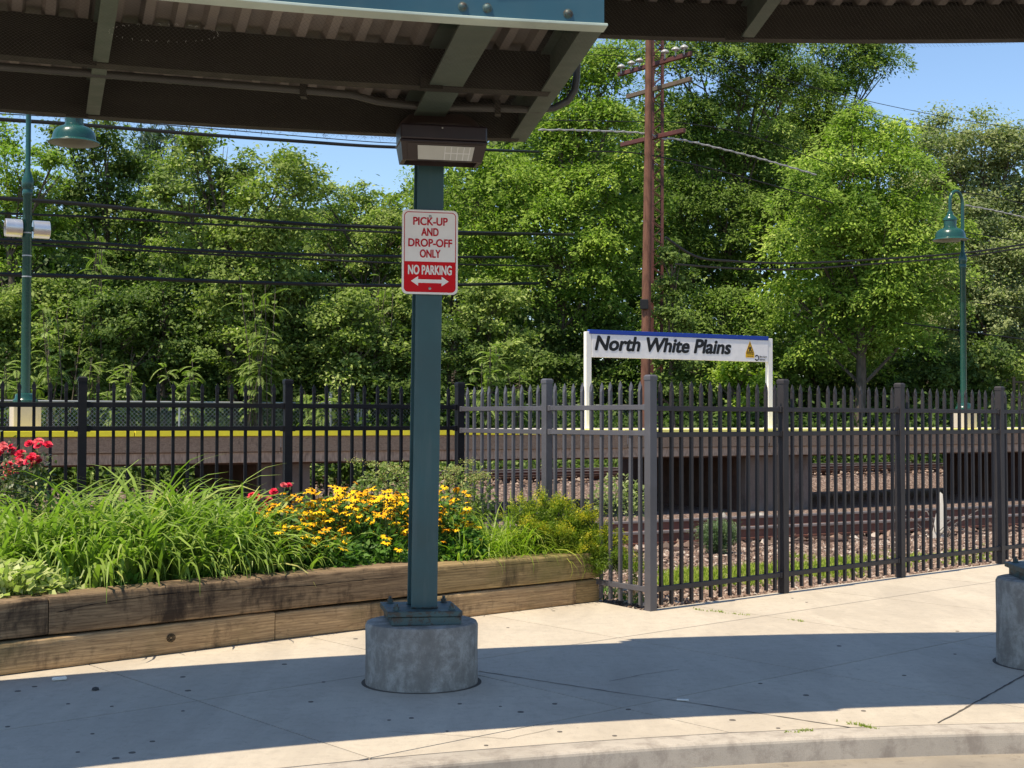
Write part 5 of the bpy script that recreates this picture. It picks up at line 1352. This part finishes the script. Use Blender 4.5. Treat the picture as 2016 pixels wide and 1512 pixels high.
# ------------------------------------------------------------------ trees
def tube_np(mb, a, b, r0, r1, sag=.1, n=6, k=5, seed=0):
    a, b = Vector(a), Vector(b); L = (b - a).length; pts = []
    for i in range(k + 1):
        t = i / k; p = a.lerp(b, t) + Vector((noise.noise(Vector((seed, t * 3, 0))), noise.noise(Vector((seed, t * 3, 5))), 0)) * L * .06 * math.sin(math.pi * t)
        pts.append(p)
    mb.tube(pts, [r0 + (r1 - r0) * i / k for i in range(k + 1)], n, False)
def crown_mesh(blobs, rng, style, dens, Lf, clump, mat, root, tbias=0.0):
    C_, Wt = [], []
    for (c, r) in blobs:
        n = max(5, int(dens * r * r * (.20 if style == 'frond' else .33))); d = rdir(rng, n)
        d[:, 1] = np.where((d[:, 1] > .3) & (rng.uniform(0, 1, n) < .5), -d[:, 1], d[:, 1]); d[:, 2] = np.where((d[:, 2] < -.2) & (rng.uniform(0, 1, n) < .4), -d[:, 2], d[:, 2])
        rr = r * rng.uniform(.30, 1.25, n) ** .55
        C_.append(np.array(c) + d * rr[:, None] * np.array([1, .8, .92])); Wt.append(d)
    C_ = np.concatenate(C_); Wt = np.concatenate(Wt); n = len(C_); csz = clump * (1.95 if style == 'frond' else 1.45) * rng.uniform(.4, 1.35, n)
    cl_t = rng.normal(.4, .17, n)
    if style == 'frond':
        m_ = 400; idx = np.repeat(np.arange(n), m_); N_f = len(idx)
        a = rng.uniform(0, 6.28, N_f); out = Wt[idx]; rr = np.sqrt(rng.uniform(0, 1, N_f)); R_ = csz[idx]
        h = np.stack([np.cos(a), np.sin(a), 0 * a], 1); d = unit(h + rng.normal(0, .55, (N_f, 3)) + np.array([0, 0, -.35]))
        ph = rng.uniform(0, 6.28, n)[idx]; lob = 1 + .28 * np.cos(a * 3 + ph)          # uneven, lobed boughs
        o = C_[idx] + h * (R_ * rr * .9 * lob)[:, None] + np.stack([0 * a, 0 * a, R_ * (.20 - .60 * rr ** 2) + rng.normal(0, .13, N_f)], 1)
        L = Lf * .50 * rng.uniform(.55, 1.3, N_f); nn = unit(np.array([-.25, -.3, .9]) + out * .4 + rng.normal(0, .42, (N_f, 3)))
        return np_mesh('crown', leaf_quads(o, d, nn, L, L * .42, .1), mat, root, np.clip(cl_t[idx] + rng.normal(0, .15, N_f) + tbias, 0, 1))
    m_ = {'leaf': 210, 'needle': 60}.get(style, 60); idx = np.repeat(np.arange(n), m_); N_f = len(idx)
    o = C_[idx] + rng.normal(0, 1, (N_f, 3)) * (csz[idx][:, None] * np.array([.42, .42, .22]))
    if style == 'needle':
        d = unit(Wt[idx] * .8 + rng.normal(0, .6, (N_f, 3)) + np.array([0, 0, .3])); L = Lf * rng.uniform(.7, 1.3, N_f); wr = .22
    else:
        d = unit(rng.normal(0, 1, (N_f, 3)) * np.array([1, 1, .55]) + np.array([0, 0, -.35])); L = Lf * rng.uniform(.4, 1.0, N_f) ** 1.0 * rng.choice([.8, 1.0, 1.35], N_f); wr = .58
    nn = unit(np.array([-.25, -.25, .85]) + Wt[idx] * .55 + rng.normal(0, .5, (N_f, 3)))
    return np_mesh('crown', leaf_quads(o, d, nn, L, L * wr, .12), mat, root, np.clip(cl_t[idx] + rng.normal(0, .16, N_f) + tbias, 0, 1))
def tree(name, px, Y, blobs, style, mat, label, cat='tree', dens=26, Lf=.34, clump=.62, seed=1, r0=.22, group='trees beyond the tracks', tbias=0.0, base_z=None, depth=1.0):
    rng = np.random.default_rng(seed); base = W(px, 800, Y); base.z = zprof(base.dot(N_)) - .1
    root = empty(name, base, label, cat, group)
    B = []
    for b in blobs:
        y = Y + (b[3] if len(b) > 3 else rng.uniform(-1.2, 1.2)) * depth; c = W(b[0], b[1], y); B.append((tuple(c), b[2] / FPX * y))
    crown_mesh(B, rng, style, dens, Lf, clump, mat, root, tbias)
    mb = MB(); top = max(B, key=lambda q: q[0][2]); cx = sum(q[0][0] for q in B) / len(B); cy = sum(q[0][1] for q in B) / len(B)
    h = top[0][2] - base.z; k = 7; tp = []
    for i in range(k + 1):
        t_ = i / k; tp.append(Vector((base.x + (top[0][0] * .5 + cx * .5 - base.x) * t_ ** 1.5 + noise.noise(Vector((seed * 3.1, t_ * 3, 0))) * .3, base.y + (cy - base.y) * t_, base.z + h * .88 * t_)))
    mb.tube(tp, [r0 * (1 - .85 * i / k) + .01 for i in range(k + 1)], 9, False); mb.build('trunk', M['bark'], root, smooth=True)
    lim = MB()
    for j, (c, r) in enumerate(B):
        t_ = min(.9, max(.12, (c[2] - r * .6 - base.z) / h * .8)); i = int(t_ * k); p = tp[i].lerp(tp[min(k, i + 1)], t_ * k - i)
        tube_np(lim, p, c, r0 * .38 * (1 - t_ * .6), .03, seed=j + seed, n=5)
        for q in range(5):
            dd = Vector(unit(rng.normal(0, 1, 3))); tube_np(lim, Vector(p).lerp(Vector(c), .5 + .1 * q), Vector(c) + dd * r * .85, .035, .008, seed=j * 7 + q, n=4, k=3)
    lim.build('limbs', M['bark'], root, smooth=True)
    return root
# tall locusts on the right half
tree('locust_tree', 1110, 51, [(1160, 150, 85), (1090, 215, 80), (1200, 245, 85), (1110, 320, 95), (1200, 380, 95), (1010, 355, 75), (960, 330, 55), (930, 400, 60), (1020, 440, 85), (1130, 470, 95), (1220, 500, 85), (950, 510, 75), (1040, 560, 80), (1160, 590, 90), (1210, 110, 60), (1120, 100, 50), (890, 470, 50), (880, 350, 35)], 'frond', ML['locust_bright'], 'feathery bright locust tree between the canopy end and the wooden pole', seed=1, dens=27)
tree('locust_tree', 1400, 56, [(1380, 150, 95), (1330, 250, 85), (1450, 230, 95), (1540, 190, 90), (1400, 330, 90), (1500, 330, 95), (1330, 400, 80), (1430, 440, 95), (1350, 520, 85), (1480, 540, 90), (1540, 430, 80), (1460, 110, 85), (1550, 90, 80), (1380, 600, 80), (1320, 110, 70)], 'frond', ML['locust'], 'tall dark locust tree standing behind the wooden pole', seed=2, dens=25)
tree('locust_tree', 1620, 61, [(1640, 120, 80), (1700, 140, 62), (1735, 115, 38), (1590, 200, 85), (1660, 240, 75), (1620, 60, 75), (1560, 300, 80), (1700, 60, 50), (1580, 400, 80), (1640, 330, 70)], 'frond', ML['locust'], 'tallest locust tree, its crown ending against the blue sky', seed=3, dens=25, r0=.3)
tree('locust_tree', 1690, 47, [(1690, 255, 55), (1660, 310, 75), (1740, 300, 65), (1620, 390, 80), (1710, 390, 90), (1790, 380, 70), (1650, 470, 85), (1750, 480, 90), (1830, 470, 60), (1590, 480, 60), (1640, 560, 85), (1740, 570, 90), (1820, 560, 70), (1570, 590, 60), (1700, 640, 85), (1800, 650, 75), (1600, 660, 60)], 'frond', ML['locust_bright'], 'bright feathery locust tree in front, left of the bell lamp', seed=4, dens=28)
tree('locust_tree', 1480, 50, [(1430, 620, 70), (1520, 640, 70), (1350, 640, 65), (1480, 700, 75), (1380, 720, 70), (1560, 720, 65), (1300, 700, 60)], 'frond', ML['locust'], 'low shaded locust behind the station name sign', seed=5, dens=30, r0=.12)
tree('pale_tree', 1960, 57, [(1930, 265, 45), (1990, 290, 55), (1870, 290, 50), (2040, 320, 60), (1930, 350, 70), (1850, 370, 55), (2000, 410, 75), (1900, 450, 75), (2050, 480, 70), (1960, 540, 85), (1870, 550, 65), (2040, 600, 70), (1940, 640, 80), (1860, 660, 60), (2020, 690, 70)], 'leaf', ML['willow'], 'pale grey-green tree at the edge, behind the bell lamp', seed=6, dens=40, Lf=.17, clump=.6)
tree('pale_tree', 1830, 60, [(1820, 290, 55), (1770, 330, 50), (1850, 330, 55), (1800, 400, 60), (1860, 240, 22)], 'leaf', ML['willow'], 'smaller pale tree between the bright locust and the edge tree', seed=16, dens=36, Lf=.17, clump=.6, r0=.14)
# left half: mixed broadleaf trees
tree('broadleaf_tree', 460, 45, [(380, 320, 50), (430, 335, 60), (500, 350, 60), (560, 360, 45), (350, 390, 60), (430, 410, 75), (520, 420, 70), (590, 410, 45), (390, 480, 75), (480, 490, 80), (560, 490, 60), (440, 560, 75), (530, 560, 70), (395, 285, 26), (560, 320, 18), (600, 355, 20)], 'leaf', ML['maple'], 'large leafy tree in sunlight below the canopy, left of the column', seed=7, dens=30, Lf=.18, clump=.55)
tree('broadleaf_tree', 215, 50, [(185, 300, 45), (240, 320, 50), (150, 350, 50), (215, 380, 65), (280, 370, 50), (160, 430, 60), (240, 450, 65), (300, 440, 50), (190, 520, 65), (270, 530, 60), (128, 270, 30), (205, 262, 26)], 'leaf', ML['dark'], 'dark broadleaf tree behind the nearer bell lamp', seed=8, dens=30, Lf=.18, clump=.55, tbias=.15)
tree('broadleaf_tree', 20, 47, [(10, 290, 45), (50, 330, 45), (-30, 350, 60), (70, 390, 55), (10, 420, 65), (90, 470, 55), (30, 520, 65), (-40, 460, 60), (100, 330, 30)], 'leaf', ML['locust_bright'], 'light green tree at the picture edge behind the lamp with silver cylinders', seed=9, dens=28, Lf=.17, clump=.5)
tree('pine_tree', 325, 58, [(310, 275, 30), (350, 270, 26), (325, 310, 45), (300, 350, 45), (360, 340, 40), (330, 390, 55), (290, 300, 24), (0, 240, 26), (25, 255, 20)][:7], 'needle', ML['pine'], 'dark blue-green pine top showing under the canopy', seed=10, dens=34, Lf=.32, clump=.5)
tree('broadleaf_tree', 690, 60, [(640, 400, 40), (690, 395, 42), (740, 405, 42), (785, 420, 45), (620, 450, 45), (680, 460, 55), (750, 470, 55), (820, 460, 50), (640, 520, 55), (720, 540, 60), (800, 540, 60), (850, 400, 35), (830, 370, 22)], 'leaf', ML['maple'], 'distant rounded tree under the open patch of sky', seed=11, dens=24, Lf=.17, clump=.6, tbias=.1)
tree('broadleaf_tree', 900, 56, [(870, 420, 45), (920, 460, 50), (860, 500, 55), (950, 440, 45), (900, 560, 60), (980, 600, 60), (840, 600, 60)], 'leaf', ML['maple'], 'broadleaf tree directly behind the parking sign', seed=12, dens=26, Lf=.17, clump=.55)
# lower growth: vines, shrubs and tree-of-heaven in front of the trees
low = [(-20, 640, 75, 'maple'), (70, 600, 60, 'maple'), (150, 620, 65, 'dark'), (230, 640, 70, 'dark'), (320, 620, 70, 'dark'), (410, 660, 75, 'dark'), (500, 640, 75, 'maple'), (590, 590, 65, 'maple'), (600, 690, 70, 'dark'), (680, 640, 65, 'maple'), (740, 700, 70, 'dark'), (790, 620, 60, 'maple'), (880, 690, 60, 'dark'), (960, 620, 65, 'maple')]
LOWLAB = ['viny bush at the picture edge under the light green tree', 'leafy bush just right of the lamp with silver cylinders', 'dark vine bush right of the nearer lamp pole', 'second dark vine bush from the nearer lamp pole', 'dark bush below the large sunlit tree', 'dark hollow bush below the large sunlit tree, broader', 'sunlit viny bush under the large tree', 'yellow-green bush half way to the column', 'dark bush low behind the fence post', 'rust-tinged bush left of the parking sign', 'dark vine curtain left of the column', 'bush touching the edge of the parking sign', 'dark bush just right of the column', 'bush below the bright locust, beside the column']
for i, (px, py, r, mt) in enumerate(low):
    bl = [(px, py, r), (px - r * .5, py + r * .9, r * .85), (px + r * .5, py + r * .8, r * .85), (px, py + r * 1.7, r * .9), (px + r * .2, py - r * .6, r * .55), (px - r * .5, py - r * .2, r * .6)]
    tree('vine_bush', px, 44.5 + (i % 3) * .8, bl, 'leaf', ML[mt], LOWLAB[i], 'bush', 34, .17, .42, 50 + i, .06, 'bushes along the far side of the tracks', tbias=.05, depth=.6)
low2 = [(1060, 690, 65, 'dark'), (1190, 700, 70, 'dark'), (1300, 760, 60, 'dark'), (1420, 780, 60, 'dark'), (1620, 740, 60, 'dark'), (1720, 740, 70, 'dark'), (1830, 740, 65, 'dark'), (1930, 740, 70, 'dark'), (2030, 760, 60, 'maple'), (1110, 790, 50, 'dark'), (1230, 800, 50, 'dark')]  # dark leaf colour stands in for the understory's shade
L2LAB = ['shaded bush above the short sunlit fence stretch', 'shaded bush left of the station sign post', 'shaded bush at the foot of the wooden pole', 'shaded bush seen through the frame of the station sign', 'shaded bush right of the station sign', 'dark bush between station sign and bell lamp', 'dark bush just left of the bell lamp pole', 'dark bush just right of the bell lamp pole', 'lighter bush at the grey barred gate', 'low dark bush seen between the pickets near the sign post', 'low dark bush behind the platform edge under the sign']
for i, (px, py, r, mt) in enumerate(low2):
    bl = [(px, py, r), (px - r * .5, py + r * .9, r * .85), (px + r * .5, py + r * .8, r * .85), (px + r * .2, py - r * .6, r * .55), (px - r * .5, py - r * .2, r * .6)]
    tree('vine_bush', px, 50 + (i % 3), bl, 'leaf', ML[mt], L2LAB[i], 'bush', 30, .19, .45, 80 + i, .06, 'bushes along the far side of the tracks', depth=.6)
tree('bright_bush', 1462, 45, [(1462, 728, 42, 0), (1440, 760, 36, 0), (1490, 765, 36, 0), (1462, 800, 40, 0)], 'leaf', ML['limegrass'], 'bright yellow-green bush seen through the station sign frame', 'bush', 60, .15, .3, 97, .04, None, depth=.3)
tree('bright_bush', 1105, 46, [(1105, 790, 30, 0), (1095, 825, 30, 0), (1120, 850, 30, 0)], 'leaf', ML['sumac'], 'sunlit green bush behind the pickets left of the sign post', 'bush', 50, .15, .3, 98, .04, None, depth=.3)

tree('climbing_bush', 1325, 40.6, [(1322, 500, 26, 0), (1326, 550, 34, 0), (1318, 600, 34, 0), (1330, 650, 38, 0), (1322, 710, 40, 0), (1325, 770, 42, 0)], 'leaf', ML['dark'], 'leafy climber hiding the lower half of the lattice mast', 'bush', 70, .14, .28, 120, .04, None, depth=.2)
def sumac(px, py, Y, n, h, label, seed, L0=.66):
    """tree of heaven: long pinnate fronds arching from upright stems"""
    rng = np.random.default_rng(seed); top = W(px, py, Y); base = Vector((top.x, top.y, zprof(top.dot(N_)) - .1)); root = empty('tree_of_heaven', base, label, 'sapling', 'tree-of-heaven saplings behind the chain-link fence')
    mb = MB(); Q = []; Tn = []
    for s_ in range(n):
        t = Vector((top.x + rng.normal(0, h * .22), top.y + rng.normal(0, .4), top.z - abs(rng.normal(0, h * .3)))); b = Vector((base.x + rng.normal(0, .3), base.y, base.z)); mb.tube([tuple(b), tuple(b.lerp(t, .5) + Vector((rng.normal(0, .1), 0, 0))), tuple(t)], [.03, .022, .012], 5)
        for f_ in range(15):
            k = rng.uniform(.5, 1); o = b.lerp(t, k) if k < .97 else t; a = rng.uniform(0, 6.28); el = rng.uniform(-.2, .9) * k; L = L0 * rng.uniform(.55, 1.1)
            pr = 12; st = L * rng.uniform(.7, 1.1) / pr; p = np.array(o); az = np.array([math.cos(a), math.sin(a), 0]); sd = np.array([-math.sin(a), math.cos(a), 0]); tt_ = rng.uniform(.05, .8)
            for i in range(pr):
                d = az * math.cos(el) + np.array([0, 0, math.sin(el)]); p = p + d * st; el -= .10; ll = .15 * (1 - abs(i / pr - .45) * .9)
                for sg in (1, -1):
                    dd = unit(sd * sg + d * .35 + np.array([0, 0, -.28])); w_ = d * .022
                    Q.append([p - w_ * .5, p + dd * ll * .5 - w_, p + dd * ll, p + dd * ll * .5 + w_]); Tn.append(min(1, max(0, tt_ + rng.normal(0, .1))))
    mb.build('stems', M['bark'], root); np_mesh('fronds', np.array(Q), ML['sumac'], root, Tn)
for i, (px, py, Y, n, h, lab) in enumerate(((100, 600, 42.6, 6, 2.0, 'tree-of-heaven sapling right of the lamp with silver cylinders'), (250, 715, 42.4, 7, 1.4, 'low tree-of-heaven sapling over the chain-link fence, dark hollow above'), (180, 690, 42.8, 5, 1.6, 'tree-of-heaven sapling low beside the lamp pole'),
        (380, 700, 42.5, 6, 1.5, 'light green sapling crossing the chain-link fence'), (520, 545, 42.6, 5, 1.6, 'tall upright sapling reaching the lowest black cable'), (505, 640, 42.3, 6, 1.6, 'broad light sapling under the tall upright one'), (960, 665, 43, 7, 1.7, 'pale tree-of-heaven sapling right of the teal column'),
        (1010, 730, 43, 5, 1.3, 'low pale sapling above the fence post right of the column'), (180, 465, 44, 5, 1.6, 'tree-of-heaven top level with the silver cylinders'), (745, 540, 44.5, 5, 1.5, 'yellow-green sapling top touching the parking sign edge'), (620, 760, 42.4, 5, 1.2, 'low sapling above the gate posts'), (30, 720, 42.4, 6, 1.5, 'sapling behind the concrete lamp block'))):
    sumac(px, py, Y, n, h, lab, 500 + i)
# mass of far woodland filling the gaps on the slope behind
rng = np.random.default_rng(91)
def massleaf(name, spots, mat, Lf, clump, m_, seed):
    rng = np.random.default_rng(seed); C_ = np.array([tuple(W(a, b, c)) for a, b, c in spots]); n = len(C_); idx = np.repeat(np.arange(n), m_); k = len(idx)
    o = C_[idx] + rng.normal(0, clump, (k, 3)) * np.array([1, 1, .7]); L = Lf * rng.uniform(.6, 1.3, k)
    return tag(np_mesh(name, leaf_quads(o, rdir(rng, k), unit(np.array([0, -.3, 1]) + rng.normal(0, .6, (k, 3))), L, L * .65, .1), mat, None, np.clip(rng.normal(.12, .15, k), 0, 1)), None, None, None, 'stuff')  # tints kept low: the shade inside the woods is put into the leaf colour
sp = []
for k in range(2300):
    px = rng.uniform(-150, 2200); ytop = 430 if px < 900 else (230 if px < 1650 else 400)
    sp.append((px, rng.uniform(ytop, 850), rng.uniform(62, 70)))
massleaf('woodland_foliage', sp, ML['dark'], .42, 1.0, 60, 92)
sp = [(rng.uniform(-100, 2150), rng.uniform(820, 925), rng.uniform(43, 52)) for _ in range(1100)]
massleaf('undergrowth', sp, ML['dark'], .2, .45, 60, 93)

sp = []
for k in range(700):
    u_ = rng.uniform(-6, 12.5); d_ = rng.uniform(27.3, 40.5); q = UD(u_, d_); sp.append((q.x, q.y, rng.uniform(.0, .45)))
for k in range(650):
    q = UD(rng.uniform(12, 46), rng.uniform(33.2, 40.5)); sp.append((q.x, q.y, rng.uniform(-.1, .3)))
C_ = np.array(sp); idx = np.repeat(np.arange(len(C_)), 60); k = len(idx); r_ = np.random.default_rng(17)
o_ = C_[idx] + r_.normal(0, 1, (k, 3)) * np.array([.35, .35, .16]); L_ = .15 * r_.uniform(.6, 1.3, k)
tag(np_mesh('trackside_weeds', leaf_quads(o_, rdir(r_, k), unit(np.array([0, -.3, 1]) + r_.normal(0, .6, (k, 3))), L_, L_ * .65, .1), ML['dark'], None, np.clip(r_.normal(.5, .25, k), 0, 1)), kind='stuff')
